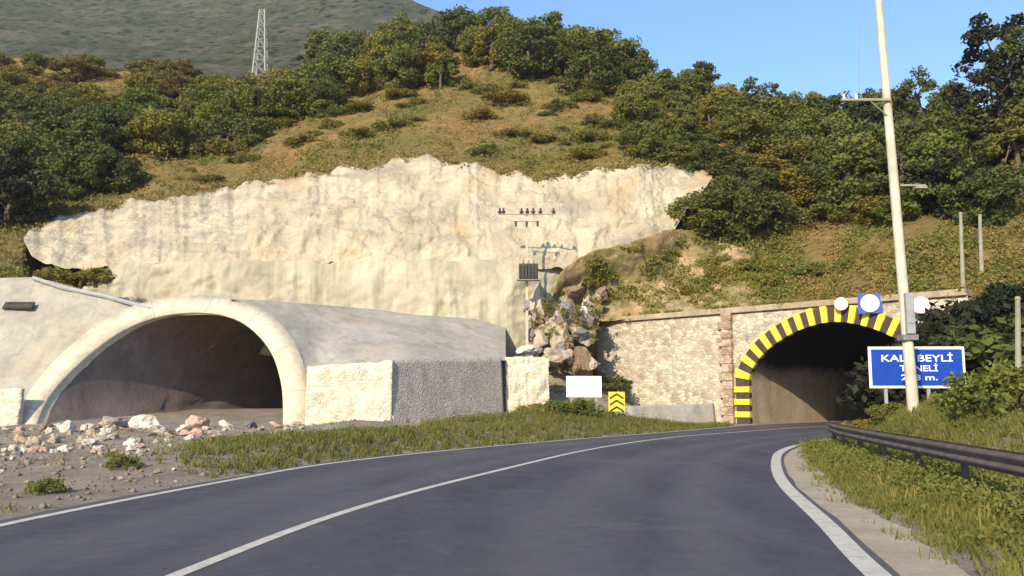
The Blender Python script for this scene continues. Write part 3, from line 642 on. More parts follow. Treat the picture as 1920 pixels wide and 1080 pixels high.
# ------------------------------------------------------------ tall pole, blue sign, guardrail, boards
def posr(px, py, Yd): q = at(px, py, Yd); return Vector(q)
b = posr(1713, 768, 26); b.z = hz(b.x, b.y); t = posr(1642, -60, 26.4)
r = empty('utility_pole', tuple(b), 'tall bleached pole leaning left in front of the blue road sign', 'pole')
def L_(p): return Vector(p) - b
MB().tube((0, 0, -.1), L_(t), .165, .105, 14).build('pole_shaft', MT['pole'], r, smooth=False)
def on_pole(py): k = (768 - py) / 828; return L_(b + (t - b) * k)
c1 = on_pole(205)
MB().box(c1 + Vector((-.72, -.16, .02)), (1.5, .09, .07)).tube(c1 + Vector((-.6, -.16, 0)), c1 + Vector((-.02, -.1, -.5)), .02, n=6).build('bracket_arm', MT['palepost'], r)
m = MB()
for dx in (-1.38, -1.0): m.tube(c1 + Vector((dx, -.16, .05)), c1 + Vector((dx, -.16, .2)), .04, .03, 8)
m.build('insulator', MT['signwhite'], r)
c2 = on_pole(598); MB().box(c2 + Vector((0.02, -.24, 0)), (.24, .16, 1.2)).box(c2 + Vector((.02, -.33, .1)), (.17, .02, .8)).build('meter_box', MT['grey'], r, bevel=.02)
c3 = on_pole(366); MB().box(c3 + Vector((.5, -.14, .02)), (.75, .06, .05)).box(c3 + Vector((.72, -.14, -.04)), (.34, .14, .08)).build('lamp_arm', MT['palepost'], r)
c4 = on_pole(640); MB().box(c4 + Vector((0, -.02, 0)), (.44, .44, .16)).build('clamp_band', MT['steel'], r)

def text(body, size, loc, m, parent, name='lettering', wmax=None, ext=.004):
    cu = bpy.data.curves.new(name, 'FONT'); cu.body = body; cu.size = size; cu.align_x = 'CENTER'; cu.align_y = 'CENTER'; cu.extrude = ext; cu.offset = size * .012
    tmp = bpy.data.objects.new('tmp', cu); COL.objects.link(tmp); dg = bpy.context.evaluated_depsgraph_get(); dg.update(); me = bpy.data.meshes.new_from_object(tmp.evaluated_get(dg)); bpy.data.objects.remove(tmp)
    me.materials.clear(); me.materials.append(m); o = bpy.data.objects.new(name, me); COL.objects.link(o)
    xs = [v.co.x for v in me.vertices]; wd = max(xs) - min(xs); s = wmax / wd if wmax else 1
    o.scale = (s, 1, 1); o.rotation_euler = (math.pi / 2, 0, 0); o.location = loc; o.parent = parent; return o
sa, sb = posr(1630, 690, 28.5), posr(1808, 688, 28.5); cx = (sa + sb) / 2; gz = hz(cx.x, cx.y)
r = empty('road_sign', (cx.x, cx.y, gz), 'blue rectangular road sign with white border and white lettering before the old tunnel', 'sign', rz=R(-2))
Wd = (sb - sa).length; zt = posr(1720, 650, 28.5).z - gz; zb = posr(1720, 728, 28.5).z - gz; hc = (zt + zb) / 2; hh = zt - zb
MB().box((0, 0, hc), (Wd, .04, hh)).build('sign_border', MT['signwhite'], r, bevel=.01)
MB().box((0, -.024, hc), (Wd - .17, .02, hh - .17)).build('sign_panel', MT['blue'], r)
text('KALE BEYLİ', .30, (.0, -.038, hc + .28), MT['signwhite'], r, wmax=2.25)
text('TÜNELİ', .27, (.05, -.038, hc - .04), MT['signwhite'], r, wmax=1.2)
text('208 m.', .25, (.05, -.038, hc - .33), MT['signwhite'], r, wmax=1.15)
for dx in (-1.0, .35): MB().box((dx, .06, zb / 2 + .3), (.10, .06, zb + .7)).build('post', MT['grey'], r)
# guardrail
g0, g1 = np.array([6.3, 6.5]), np.array([10.35, 29.6]); rail = resample(catmull([(6.2, 6.0), (7.3, 13.0), (8.6, 20.5), (9.7, 26.2), (10.75, 30.2)]), 60)
r = empty('guardrail', (float(rail[20][0]), float(rail[20][1]), hz(*rail[20])), 'dark weathered steel guardrail along the right roadside in the weeds', 'guardrail')
nn = normals(rail); prof = [(.02, .74), (.0, .72), (.07, .68), (.07, .63), (-.01, .575), (.07, .52), (.07, .47), (.0, .43), (.02, .41)]
rows = [[(*(rail[i] + nn[i] * (a + .10)), .10 + z) for a, z in prof] + [(*(rail[i] + nn[i] * (a + .07)), .10 + z) for a, z in prof[::-1]] for i in range(60)]
lp(link('rail_beam', grid_mesh('rail_beam', rows), MT['rust']), r)
for i in range(2, 60, 7):
    q = rail[i]; z = hz(*q); lp(MB().box((q[0] + .05, q[1], .26), (.09, .11, .88)).build('post', MT['rust']), r)
# white board on two legs
c = posr(1095, 725, 44); gz = hz(c.x, c.y)
r = empty('blank_board', (c.x, c.y, gz), 'blank white board on two legs in the weeds before the old stone wall', 'board', rz=R(6))
zz = c.z - gz; MB().box((0, 0, zz), (1.76, .05, 1.04)).build('panel', MT['white'], r, bevel=.01)
for dx in (-.62, .62): MB().box((dx, .06, (zz + .3) / 2), (.1, .07, zz + .3)).build('leg', MT['grey'], r)
# yellow chevron marker
c = posr(1156, 753, 45); gz = hz(c.x, c.y); zz = c.z - gz
r = empty('chevron_marker', (c.x, c.y, gz), 'small yellow marker board with black chevrons right of the blank white board', 'sign', rz=R(8))
MB().box((0, 0, zz), (.84, .04, .98)).build('panel', MT['yellow'], r)
m = MB()
for k in range(3):
    z0 = zz + .30 - k * .32
    for s in (-1, 1): m.prism([(0, -.034, z0 + .13), (s * .36, -.034, z0 - .09), (s * .36, -.034, z0 - .20), (0, -.034, z0 + .02)], (0, .01, 0))
m.build('chevron', MT['black'], r)
MB().box((0, .06, (zz - .3) / 2), (.09, .06, zz)).build('post', MT['grey'], r)
# power pole with transformer before the cliff
pb = posr(988, 670, 60.2); pt = posr(984, 388, 60.2)
r = empty('power_pole', tuple(pb), 'pale power pole carrying a dark transformer in front of the cliff', 'power pole'); h = pt.z - pb.z
MB().box((0, 0, h / 2 - .1), (.20, .18, h + .2), taper=.6).build('pole_shaft', MT['power'], r)
MB().box((0, -.15, h - .55), (4.0, .08, .07)).box((0, -.15, h - 1.05), (1.9, .07, .06)).build('crossarm', MT['steel'], r)
for dx in (-1.85, -1.6, -.35, 0.05, .45, .95, 1.85):
    MB().tube((dx, -.15, h - .5), (dx, -.15, h - .12), .10, .06, 8).tube((dx, -.15, h - .42), (dx, -.15, h - .34), .15, .15, 8).build('insulator', MT['dark'], r)
for dx in (-.75, .0, .75):
    MB().tube((dx, -.15, h - 1.4), (dx, -.15, h - 1.05), .07, .09, 8).build('insulator', MT['dark'], r)
zz = posr(988, 511, 60.2).z - pb.z
m = MB().box((.1, -.55, zz), (1.3, .6, 1.0))
for k in range(6): m.box((-.45 + k * .22, -.9, zz - .02), (.07, .12, .8))
t_ = m.build('transformer', MT['dark'], r, bevel=.02)
MB().box((.1, -.4, zz - .56), (1.6, .7, .1)).build('platform', MT['steel'], r)
for dx in (-.25, .1, .45): MB().tube((dx, -.55, zz + .48), (dx, -.55, zz + .78), .07, .05, 8).build('bushing', MT['steel'], r)
MB().box((0, -.18, zz - 2.2), (.42, .2, .6)).build('switch_box', MT['steel'], r)
# lattice pylon on the ridge behind
pp = at(487, 176, 175 + (240 - 176) * 1.75); topz = at(487, 20, pp[1])[2]; hgt = topz - pp[2]
r = empty('lattice_pylon', tuple(pp), 'pale lattice power pylon standing before the far mountain', 'pylon')
m = MB(); hb, ht = 2.6, .85; lv = [0, .2, .38, .54, .68, .8, .9, 1.0]
def cor(f_, i): s = hb + (ht - hb) * f_; return Vector(((-1, 1, 1, -1)[i] * s, (-1, -1, 1, 1)[i] * s, hgt * f_ - (3 if f_ == 0 else 0)))
for i in range(4): m.tube(cor(0, i), cor(1, i), .34, .26, 4)
m.build('leg_frame', MT['lilac'], r); m = MB()
for a, b_ in zip(lv[:-1], lv[1:]):
    for i in range(4):
        j = (i + 1) % 4; m.tube(cor(a, i), cor(b_, j), .16, n=4); m.tube(cor(a, j), cor(b_, i), .16, n=4); m.tube(cor(b_, i), cor(b_, j), .16, n=4)
m.build('bracing', MT['lilac'], r)
# slim posts on the right hillside and at the right edge
def post(px, py0, py1, Yd, wd, label, name='wooden_post', lean=0):
    a = posr(px, py1, Yd); b_ = posr(px - lean, py0, Yd); m = MB().tube(Vector((0, 0, -.4)), b_ - a, wd, wd * .7, 8).tube((b_ - a) * .97, (b_ - a) * 1.0, wd * .95, wd * .6, 8)
    o = m.build(name, MT['palepost']); o.location = a; tag(o, label, 'post')
post(1805, 398, 530, 48, .12, 'slender pale post on the right slope, nearer the tall pole', lean=4)
post(1840, 402, 500, 52, .13, 'slender pale post on the right slope, farther from the tall pole', lean=3)
post(1908, 556, 760, 22, .085, 'thin white post at the right edge beside the dark bushes', 'marker_post')
post(1611, 14, 260, 95, .07, 'very thin pale mast rising behind the trees left of the tall pole', 'thin_mast')

# ------------------------------------------------------------ vegetation
def leaves(centers, rad, per, size, seed, flat=.8):
    g = np.random.default_rng(seed); n = len(centers) * per; C = np.repeat(centers, per, 0); rr_ = np.repeat(rad, per)
    d = g.normal(size=(n, 3)); d /= np.linalg.norm(d, axis=1)[:, None]; P = C + d * (rr_ * g.uniform(.35, 1.05, n) ** .7)[:, None] * np.array([1, 1, flat])
    nrm = d * .7 + g.normal(size=(n, 3)) * .6; nrm /= np.linalg.norm(nrm, axis=1)[:, None]
    u = np.cross(nrm, g.normal(size=(n, 3))); u /= np.linalg.norm(u, axis=1)[:, None]; v = np.cross(nrm, u); s = (size * g.uniform(.6, 1.35, n))[:, None]
    V = np.stack([P - u * s, P - v * s * .55, P + u * s, P + v * s * .55], 1).reshape(-1, 3); return V, np.arange(n * 4).reshape(-1, 4)
def crown_mesh(name, kind, seed, leaf=.13):
    g = np.random.default_rng(seed); cs = []; rs = []
    if kind == 'round':
        for _ in range(60):
            d = g.normal(size=3); d /= np.linalg.norm(d); k = g.uniform(.35, 1) ** .6; d[2] = max(d[2], -.95)
            cs.append([d[0] * 1.0 * k, d[1] * 1.0 * k, 1.12 + d[2] * (1.0 if d[2] > 0 else .95) * k]); rs.append(g.uniform(.18, .38))
        per = 95
    elif kind == 'pine':
        for _ in range(48):
            z = g.uniform(.25, 2.7); rmax = .95 * (1 - ((z - .25) / 2.6)) ** .65 + .12; a = g.uniform(0, 6.28); k = g.uniform(.25, 1) ** .5
            cs.append([math.cos(a) * rmax * k, math.sin(a) * rmax * k, z]); rs.append(g.uniform(.16, .34))
        per = 95
    elif kind == 'open':
        for _ in range(46):
            z = g.uniform(.35, 3.0); rmax = .9 * math.sin(math.pi * min(1, (z - .1) / 3.2)) + .1; a = g.uniform(0, 6.28); k = g.uniform(.5, 1)
            cs.append([math.cos(a) * rmax * k, math.sin(a) * rmax * k, z]); rs.append(g.uniform(.14, .30))
        per = 78
    else:                                   # shrub, sits on the ground
        for _ in range(26):
            d = g.normal(size=3); d /= np.linalg.norm(d); d[2] = abs(d[2]); k = g.uniform(.3, 1) ** .6
            cs.append([d[0] * k, d[1] * k, .18 + d[2] * .75 * k]); rs.append(g.uniform(.22, .4))
        per = 100
    V, Fc = leaves(np.array(cs), np.array(rs), per, leaf, seed + 1); return quads_mesh(name, V, Fc), cs
def trunk_mesh(name, cs, h, seed):
    g = random.Random(seed); m = MB(); a = Vector((0, 0, -.35)); b_ = Vector((g.uniform(-.06, .06), g.uniform(-.06, .06), h * .4)); c_ = Vector((g.uniform(-.1, .1), g.uniform(-.1, .1), h * .8))
    m.tube(a, b_, .10, .075, 8); m.tube(b_, c_, .075, .03, 7)
    for k in g.sample(range(len(cs)), 9):
        p = Vector(cs[k]); s = b_.lerp(c_, g.uniform(0, .9)); m.tube(s, s.lerp(p, .9), .032, .008, 5)
    me = bpy.data.meshes.new(name); me.from_pydata(m.v, [], m.f); me.materials.append(MT['bark']); return me
PROTO = {}
for kind, nv in (('round', 4), ('pine', 4), ('open', 3), ('shrub', 4)):
    for v in range(nv):
        me, cs = crown_mesh(kind + '_crown', kind, 100 + v * 7 + len(kind) * 31, .064 if kind != 'shrub' else .062)
        PROTO[kind, v] = (me, trunk_mesh('trunk', cs, {'round': 1.5, 'pine': 2.8, 'open': 2.8, 'shrub': .6}[kind], v) )
MESH = {}
def crown_with(kind, v, leaf):
    k = (kind, v, leaf)
    if k not in MESH: me = PROTO[kind, v][0].copy(); me.materials.append(LEAF[leaf]); MESH[k] = me
    return MESH[k]
NV = dict(round=4, pine=4, open=3, shrub=4); HT = dict(round=2.2, pine=2.9, open=3.1, shrub=1.15)
def plant(kind, leaf, loc, height, wide, label, group=None, cat=None, rs=random):
    v = rs.randrange(NV[kind]); s = height / HT[kind]; loc = tuple(map(float, loc)); rz = rs.uniform(0, 6.28)
    if kind == 'shrub':
        o = bpy.data.objects.new('shrub', None); nm = 'foliage'; cat = cat or 'bush'
    else:
        o = bpy.data.objects.new({'round': 'broadleaf_tree', 'pine': 'pine_tree', 'open': 'slender_tree'}[kind], None); nm = 'crown'; cat = cat or 'tree'
    COL.objects.link(o); o.location = loc; o.rotation_euler = (0, 0, rz); o.scale = (s * wide, s * wide, s)
    for n_, me in ((nm, crown_with(kind, v, leaf)), ('trunk' if kind != 'shrub' else 'stem', PROTO[kind, v][1])):
        c_ = bpy.data.objects.new(n_, me); COL.objects.link(c_); c_.parent = o
    return tag(o, label, cat, group)
def zone(n, pts, hm, kinds, leafs, label, group, wide=(.9, 1.4), seed=1, jit=18):
    rs = random.Random(seed); k = 0
    for i in range(n):
        j = rs.randrange(len(pts) - 1); f_ = rs.random(); (x0, a0, b0), (x1, a1, b1) = pts[j], pts[j + 1]
        px = x0 + (x1 - x0) * f_ + rs.uniform(-jit, jit) * .3; lo, hi = a0 + (a1 - a0) * f_, b0 + (b1 - b0) * f_; py = rs.uniform(lo, hi)
        p = hill_at(px, py); kd = rs.choice(kinds); hgt_ = rs.uniform(*hm) * (.6 if kd == 'shrub' else 1)
        plant(kd, rs.choice(leafs), p + np.array([0, 0, -.25]), hgt_, rs.uniform(*wide), label, group, rs=rs)
# (px, upper py, lower py) bands of the slope
zone(30, [(-60, 230, 400), (120, 250, 395), (240, 275, 360)], (4.2, 6.5), ['round', 'round', 'pine'], ['mid', 'dark', 'dark'], 'dark green tree in the dense wood at the left above the cliff end', 'trees in the left wood', seed=2)
zone(34, [(200, 235, 320), (400, 200, 285), (620, 165, 225)], (3.8, 5.8), ['round', 'round', 'shrub'], ['mid', 'mid', 'olive', 'dark'], 'green rounded tree in the belt climbing from the left wood to the hilltop', 'trees in the belt up the slope', seed=3)
zone(46, [(590, 125, 205), (800, 100, 170), (1000, 95, 155), (1170, 135, 175)], (4.5, 7.2), ['round', 'pine', 'round'], ['mid', 'olive', 'mid', 'dark'], 'green tree in the row along the hilltop against the sky', 'trees along the hilltop', seed=4)
zone(38, [(1170, 160, 245), (1300, 185, 275), (1420, 225, 290), (1560, 262, 330)], (3.6, 5.8), ['round', 'pine', 'shrub'], ['dark', 'mid', 'mid', 'olive'], 'green tree on the ridge falling to the right of the hilltop', 'trees on the falling ridge', seed=5)
zone(44, [(1560, 265, 400), (1700, 270, 420), (1960, 220, 440)], (4.2, 7.0), ['round', 'pine', 'pine'], ['dark', 'dark', 'deep', 'mid'], 'dark tree in the dense wood behind the tall pole', 'trees in the right wood', seed=6)
zone(40, [(1340, 300, 400), (1500, 300, 420), (1700, 330, 430)], (2.0, 3.6), ['shrub', 'round'], ['mid', 'olive', 'dark', 'olive'], 'low green bush on the slope below the falling ridge', 'bushes on the right slope', wide=(1.2, 1.8), seed=7)
zone(75, [(-40, 110, 230), (250, 130, 240), (480, 165, 215)], (2.4, 4.2), ['shrub', 'round', 'shrub'], ['rusty', 'olive', 'mid', 'rusty'], 'scattered bush on the bare brownish hilltop at the left', 'bushes on the left hilltop', wide=(1.1, 1.7), seed=8)
zone(36, [(-40, 150, 260), (150, 190, 290), (420, 190, 290), (620, 150, 220)], (2.2, 4.0), ['shrub', 'round'], ['mid', 'olive', 'mid', 'dark'], 'bushy green thicket shrub between the trees on the left slope', 'thicket shrubs on the left slope', wide=(1.2, 1.8), seed=41)
zone(26, [(620, 160, 215), (850, 130, 190), (1150, 160, 200)], (1.6, 3.0), ['shrub'], ['mid', 'olive', 'olive'], 'low shrub at the feet of the hilltop trees', 'shrubs below the hilltop trees', wide=(1.2, 1.9), seed=42)
zone(22, [(1180, 240, 300), (1350, 270, 330)], (1.8, 3.2), ['shrub', 'round'], ['mid', 'olive', 'dark'], 'shrub on the slope between hilltop trees and white cliff end', 'shrubs above the cliff end', wide=(1.2, 1.7), seed=43)
zone(24, [(250, 290, 370), (600, 200, 300), (900, 180, 290), (1200, 220, 300)], (1.3, 2.6), ['shrub'], ['mid', 'olive', 'olive'], 'low spreading bush breaking up the dry grass slope', 'spreading bushes on the dry grass slope', wide=(1.4, 2.4), seed=44)
zone(20, [(330, 300, 350), (600, 240, 300), (900, 190, 290), (1200, 220, 300)], (.9, 1.9), ['shrub'], ['mid', 'olive', 'dark'], 'small bush on the dry grass slope above the cliff', 'small bushes above the cliff', wide=(1.0, 1.6), seed=9)
zone(16, [(1250, 500, 560), (1400, 480, 545), (1680, 460, 520)], (1.0, 2.0), ['shrub'], ['olive', 'mid'], 'small bush on the dry slope above the old tunnel', 'small bushes above the old tunnel', wide=(1.0, 1.6), seed=10)
def one(kind, leaf, px, py, hpx, wide, label, Yd=None, cat=None):
    p = hill_at(px, py) if Yd is None else at(px, py, Yd)
    return plant(kind, leaf, p, hpx / F * p[1], wide, label, cat=cat)
one('round', 'dark', 1372, 470, 140, 1.15, 'big dark bush at the right end of the white cliff', 65.5)
one('round', 'mid', 1312, 446, 92, 1.3, 'smaller bush overlapping the right end of the white cliff', 65)
one('round', 'dark', 1440, 462, 110, 1.1, 'dark bush just right of the big bush by the cliff end', 66)
one('round', 'dark', 1405, 400, 95, 1.3, 'bush directly above the big dark bush by the cliff end', 68)
one('pine', 'dark', 1108, 180, 135, 1.35, 'broad dark pine standing highest at the right end of the hilltop')
one('round', 'dark', 1000, 120, 88, 1.05, 'dark round tree rising above the middle of the hilltop')
one('open', 'dark', 905, 105, 62, .6, 'small thin tree left of the dark round tree on the hilltop')
one('open', 'dark', 1428, 245, 112, 1.3, 'open dark tree standing alone against the sky on the ridge')
one('pine', 'dark', 1330, 210, 74, .9, 'low dark tree on the ridge left of the open dark tree')
one('open', 'dark', 1620, 300, 125, 1.2, 'dark tree just left of the tall pole on the ridge')
one('open', 'dark', 1730, 290, 170, 1.0, 'tall slender tree right of the tall pole against the sky')
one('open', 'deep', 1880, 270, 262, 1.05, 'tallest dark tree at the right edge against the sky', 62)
one('open', 'dark', 1932, 280, 240, 1.1, 'tall tree cut by the right edge of the photo', 60)
one('round', 'dark', 60, 425, 120, 1.0, 'dark tree just above the left tip of the white cliff', 71)
one('round', 'deep', 15, 440, 150, 1.0, 'very dark tree at the left edge beside the cliff tip', 70)
# dark thicket right of the old tunnel
rs = random.Random(20)
for i in range(30):
    px = rs.uniform(1722, 1960); Yd = rs.uniform(38, 45); x = X(px, Yd)
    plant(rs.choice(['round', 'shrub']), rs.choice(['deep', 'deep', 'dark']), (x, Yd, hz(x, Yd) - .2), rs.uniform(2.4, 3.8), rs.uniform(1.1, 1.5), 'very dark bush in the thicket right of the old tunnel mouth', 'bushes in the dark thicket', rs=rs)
for px, Yd, h_, wd_, lf, lb in [(1890, 19.5, 1.3, 1.1, 'mid', 'bright leafy bush behind the guardrail at the right edge'), (1850, 22.5, 1.0, 1.2, 'mid', 'low leafy bush behind the guardrail right of the blue sign'),
    (1775, 25.5, .7, 1.1, 'olive', 'small olive bush under the right half of the blue sign'), (1600, 29, .75, 1.2, 'olive', 'olive bush at the far end of the guardrail'), (1660, 27.4, .6, 1.3, 'mid', 'low bush at the foot of the blue sign')]:
    x = X(px, Yd); plant('shrub', lf, (x, Yd, hz(x, Yd) - .05), h_, wd_, lb)
for px, py, h_, wd_, lf, lb in [(85, 925, 36, 1.1, 'mid', 'round green bush on bare ground at the far left'), (232, 888, 34, 1.1, 'mid', 'green bush on bare ground before the rubble'),
    (212, 862, 18, 1.2, 'olive', 'little bush just behind the green bush before the rubble')]:
    p = gr(px, py); plant('shrub', lf, (p[0], p[1], hz(p[0], p[1]) - .02), h_ / F * p[1], wd_, lb)
for px, Yd, h_, wd_, lf, lb in [(1040, 42, 1.0, 1.3, 'mid', 'green bush left of the blank white board'), (1000, 43, .8, 1.3, 'olive', 'olive bush farther left of the blank white board'), (1088, 42.6, 1.05, 1.0, 'grass', 'yellow green bush growing under the blank white board'),
    (1130, 62, 1.5, 1.6, 'dark', 'dark bush on the soil at the left end of the old stone wall')]:
    x = X(px, Yd); plant('shrub', lf, (x, Yd, hz(x, Yd) - .05), h_, wd_, lb)
nook = [(110, 515), (150, 522), (180, 518)]
for (px, py), lb in zip(nook, ('left of three low bushes in the nook between cliff and concrete slope', 'middle one of three low bushes in the nook between cliff and concrete slope', 'right of three low bushes in the nook between cliff and concrete slope')):
    plant('shrub', 'olive', at(px, py + 12, 58.2), 1.1, 1.5, lb)

# grass and scrub as stuff
def pebbles(name, n, box, cond, seed, lo, hi, m, label):
    g = np.random.default_rng(seed); x = g.uniform(box[0], box[1], n); y = g.uniform(box[2], box[3], n); dl = dist_poly(LE, x, y); dr = -dist_poly(RE, x, y); k = cond(x, y, dl, dr, g.random(n)); x, y = x[k], y[k]; n = len(x)
    T = np.array([(1, 0, 0), (-1, 0, 0), (0, 1, 0), (0, -1, 0), (0, 0, .8), (0, 0, -.8)], float); Fo = np.array([(0, 2, 4), (2, 1, 4), (1, 3, 4), (3, 0, 4), (2, 0, 5), (1, 2, 5), (3, 1, 5), (0, 3, 5)])
    s_ = g.uniform(0, 1, n) ** 3 * (hi - lo) + lo; V = T[None] * (1 + g.normal(0, .25, (n, 6, 3))) + g.normal(0, .15, (n, 6, 3)); a = g.uniform(0, 6.28, n); c, s2 = np.cos(a)[:, None], np.sin(a)[:, None]
    V = np.stack([V[..., 0] * c - V[..., 1] * s2, V[..., 0] * s2 + V[..., 1] * c, V[..., 2]], -1) * s_[:, None, None]; V += np.stack([x, y, H(x, y) + s_ * .25], 1)[:, None]
    Fc = (Fo[None] + (np.arange(n) * 6)[:, None, None]).reshape(-1, 3); tag(link(name, quads_mesh(name, V.reshape(-1, 3), Fc), m), label, 'gravel', kind='stuff')
P = []
g_ = np.random.default_rng(90)
for i in range(60):
    for _ in range(26):
        k = min(59.0, max(0, i + g_.uniform(-1, 1))); q = rail[int(k)] + nn[int(k)] * g_.uniform(-.5, .9) + g_.normal(0, .15, 2); P.append((q[0], q[1], hz(*q)))
P = np.array(P); rd = .2 * g_.uniform(.5, 1.3, len(P)); P[:, 2] += rd * .7
V, Fc = leaves(P, rd, 18, .035, 91, .9); tag(link('rail_weeds', quads_mesh('rail_weeds', V, Fc), LEAF['mid']), 'leafy weeds growing up around the guardrail posts', 'weeds', kind='stuff')
pebbles('loose_gravel', 16000, (-30, 2, 10, 46), lambda x, y, dl, dr, u: (dl > .3) & ((dl > 3.6) | (y < 19)) & (u < .35 + .65 * (wob(x, y, 1.2) > -.1)), 61, .012, .075, stone_mat('chip', (.26, .21, .155)), 'loose gravel and chips of rock over the bare ground before the new tunnel')
pebbles('shoulder_gravel', 2600, (3, 12, 6, 36), lambda x, y, dl, dr, u: (dr > .2) & (dr < 2.2), 62, .008, .03, SM['beige'], 'fine gravel on the shoulder right of the road')
def blades(name, P, hmin, hmax, wdt, per, m, lean=.35, seed=3):
    g = np.random.default_rng(seed); n = len(P) * per; B = np.repeat(np.asarray(P, float), per, 0) + np.concatenate([g.normal(0, .06, (n, 2)), np.zeros((n, 1))], 1)
    h = g.uniform(hmin, hmax, n)[:, None]; a = g.uniform(0, 2 * np.pi, n); u = np.stack([np.cos(a), np.sin(a), 0 * a], 1) * wdt * g.uniform(.6, 1.3, n)[:, None]
    l = np.concatenate([g.normal(0, lean, (n, 2)) * h, h], 1); V = np.stack([B - u, B + u, B + u * .5 + l * .6, B + l], 1).reshape(-1, 3)
    return tag(link(name, quads_mesh(name, V, np.arange(n * 4).reshape(-1, 4)), m), kind='stuff')
def scatter(n, x0, x1, y0, y1, cond, seed):
    g = np.random.default_rng(seed); x = g.uniform(x0, x1, n); y = g.uniform(y0, y1, n); dl = dist_poly(LE, x, y); dr = -dist_poly(RE, x, y); k = cond(x, y, dl, dr, g.random(n)); x, y = x[k], y[k]; return np.stack([x, y, H(x, y) - .02], 1)
P = scatter(26000, -9, 13, 17, 54, lambda x, y, dl, dr, u: (dl > .45) & (dl < 5.2 + 2.5 * (y > 33)) & (u < sm(-1.2, 1.6, x + .365 * y - .3 + .8 * wob(x, y, 1.5)) * sm(17.5, 21, y) * (1 - .9 * sm(3.5, 7.5, dl))) , 1)
tag(blades('verge_grass', P, .10, .30, .018, 6, LEAF['grass']), 'green grass and weeds on the low bank left of the road', 'grass')
P = scatter(90000, 4, 30, 6, 40, lambda x, y, dl, dr, u: (dr > .5) & (dr < 14) & (u < sm(.35 + .3 * np.clip((26 - y) / 14, 0, 1), 1.2 + .5 * np.clip((26 - y) / 14, 0, 1), dr) * .95 + .03), 2)
tag(blades('roadside_grass', P, .06, .20, .014, 7, LEAF['grass'], seed=5), 'green and dry grass along the shoulder and bank right of the road', 'grass')
P = scatter(3500, 5, 30, 8, 40, lambda x, y, dl, dr, u: (dr > 1.3) & (dr < 14), 4)
tag(blades('dry_weeds', P, .15, .38, .012, 5, LEAF['dry'], seed=6), 'tall dry weeds among the grass right of the road', 'weeds')
def weeds(name, n, box, cond, leaf, rad, per, size, seed, label):
    P = scatter(n, *box, cond, seed); g = np.random.default_rng(seed); rd = rad * g.uniform(.5, 1.3, len(P)); P[:, 2] += rd * .4
    V, Fc = leaves(P, rd, per, size, seed, .75); tag(link(name, quads_mesh(name, V, Fc), LEAF[leaf]), label, 'weeds', kind='stuff')
weeds('roadside_weeds', 16000, (4, 26, 7, 36), lambda x, y, dl, dr, u: (dr > .7 + .4 * np.clip((24 - y) / 12, 0, 1)) & (dr < 11) & (u < .75 * sm(-.6, .5, wob(x, y, 1.7)) + .12), 'mid', .17, 16, .035, 51, 'low green leafy weeds on the bank right of the road')
weeds('verge_weeds', 5200, (-9, 13, 17, 54), lambda x, y, dl, dr, u: (dl > .7) & (dl < 5.5) & (u < sm(-1.2, 2, x + .365 * y - .3 + .8 * wob(x, y, 1.5)) * sm(17.5, 22, y) * .9), 'grass', .22, 16, .045, 52, 'leafy weeds on the low bank left of the road')
weeds('mound_weeds', 1500, (-4, 10, 40, 60), lambda x, y, dl, dr, u: (dl > 3) & (dl < 13) & (u < .5), 'olive', .35, 22, .06, 53, 'weeds around the blank white board and soil mound')
P = scatter(9000, -30, 9, 12, 46, lambda x, y, dl, dr, u: (dl > .8) & (u < .10 + .5 * (wob(x, y, .8) > .6)), 5)
tag(blades('sparse_grass', P, .06, .22, .014, 5, LEAF['dry'], seed=8), 'sparse dry grass on the bare ground before the new tunnel', 'grass')
def scrub(name, n, reg, leaf, rad, per, size, seed, label):
    g = random.Random(seed); C = []; rd = []
    while len(C) < n:
        px = g.uniform(-120, 1960); c, l = lerp_tab(CREST, px), lerp_tab(LOW, px); py = g.uniform(c, min(l, 566) - 4)
        tp = lerp_tab(TOP, px) - 6 if 45 < px < 1335 else 9999; rb = lerp_tab([(1040, 600), (1100, 500), (1240, 460), (1335, 330)], px) if px > 1040 else 9999
        if py > tp and py < rb + (12 if px > 1040 else 0): continue
        if noise.noise((px * .012, py * .02, seed)) < reg: continue
        p = hill_at(px, py); s = g.uniform(.5, 1.2); C.append(p + np.array([0, 0, .12])); rd.append(rad * s)
    V, Fc = leaves(np.array(C), np.array(rd), per, size, seed, .6); tag(link(name, quads_mesh(name, V, Fc), LEAF[leaf]), label, 'scrub', kind='stuff')
scrub('hillside_scrub', 6500, -.12, 'olive', .50, 14, .09, 31, 'low olive scrub covering the hillside above the cliff')
scrub('dry_tussocks', 7500, -.25, 'dry', .42, 12, .10, 32, 'dry grass tussocks on the hillside above the cliff')
scrub('dark_scrub', 2600, .02, 'mid', .62, 26, .11, 33, 'dark green scrub patches on the hillside')

# hanging dry tufts along the ragged top of the cliff
g = random.Random(77); C = []; rd = []
for _ in range(520):
    px = g.uniform(60, 1330); py = lerp_tab(TOP, px) + g.gauss(-3, 4); C.append(at(px, py, HILL(px, py) - .4 - abs(g.gauss(0, .5)))); rd.append(g.uniform(.2, .6))
V, Fc = leaves(np.array(C), np.array(rd), 16, .10, 78, .6); tag(link('cliff_edge_tufts', quads_mesh('cliff_edge_tufts', V, Fc), LEAF['dry']), 'dry tufts hanging along the top edge of the white cliff', 'scrub', kind='stuff')

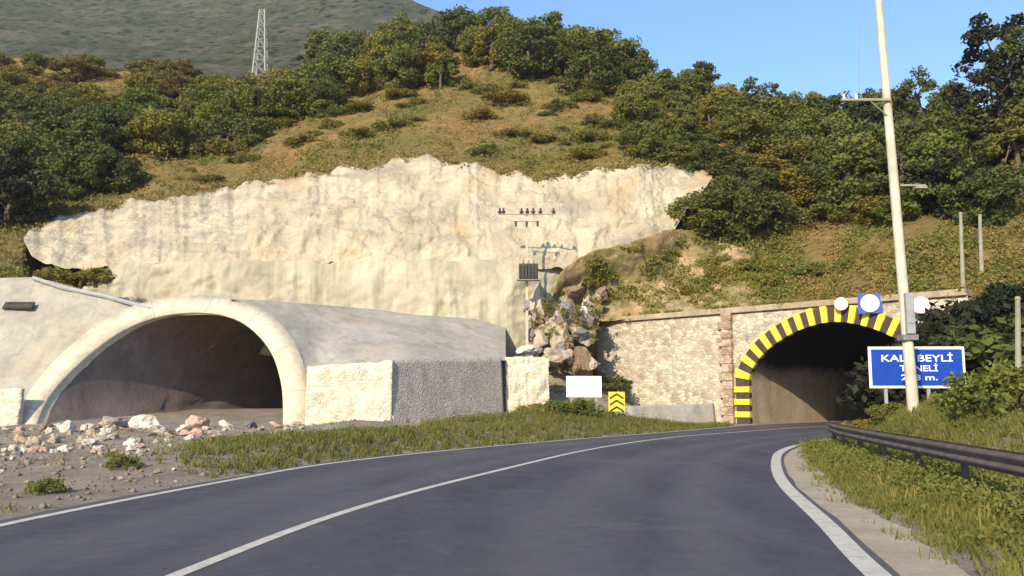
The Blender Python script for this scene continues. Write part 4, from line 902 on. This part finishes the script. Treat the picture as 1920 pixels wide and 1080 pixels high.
C = []; rd = []
for _ in range(1100):
    px = g.uniform(1060, 1440); t0 = lerp_tab([(1060, 535), (1112, 480), (1180, 460), (1262, 434), (1440, 480)], px); py = g.uniform(t0, 590)
    if noise.noise((px * .02, py * .03, 5)) < -.02 - (px - 1200) / 900: continue
    C.append(at(px, py, HILL(px, py) - .75 - 1.7 * math.exp(-((py - t0) / 60) ** 2) * max(0, min(1, 1 - (px - 1262) / 60)))); rd.append(g.uniform(.15, .5))
V, Fc = leaves(np.array(C), np.array(rd), 22, .08, 79, .6); tag(link('soil_tufts', quads_mesh('soil_tufts', V, Fc), LEAF['olive']), 'olive tufts growing on the ochre soil cut above the old stone wall', 'scrub', kind='stuff')

C = []; rd = []
for _ in range(420):
    t = g.uniform(-12.5, 13.2); u = g.random()
    if noise.noise((t * .6, 3, 8)) < .05 - max(0, t - 8) * .1: continue
    C.append(pw(t, TH + .42 - (abs(g.gauss(0, .25)) if u < .4 else 0), -.15 + g.uniform(0, .9))); rd.append(g.uniform(.15, .42))
for p in g.sample(range(len(RM) * 0 + 160), 150):
    C.append(at(g.uniform(1000, 1125), g.uniform(555, 700), 61.5 - g.random() * 1.5)); rd.append(g.uniform(.15, .4))
V, Fc = leaves(np.array(C), np.array(rd), 20, .09, 81, .8); tag(link('overhanging_scrub', quads_mesh('overhanging_scrub', V, Fc), LEAF['olive']), 'scrub overhanging the old stone wall and growing in the boulder pile', 'scrub', kind='stuff')

# thin air between here and the far mountain
hb_ = MB().box((0, 0, 198), (6400, 6400, 400)).build('haze', None); tag(hb_, kind='stuff')
hm = bpy.data.materials.new('haze'); hm.use_nodes = True; ht_ = hm.node_tree; ht_.nodes.clear()
pv = ht_.nodes.new('ShaderNodeVolumePrincipled'); pv.inputs['Color'].default_value = (.88, .88, .95, 1); pv.inputs['Density'].default_value = .00020; pv.inputs['Anisotropy'].default_value = .2
oo = ht_.nodes.new('ShaderNodeOutputMaterial'); ht_.links.new(pv.outputs[0], oo.inputs['Volume']); hb_.data.materials.append(hm)
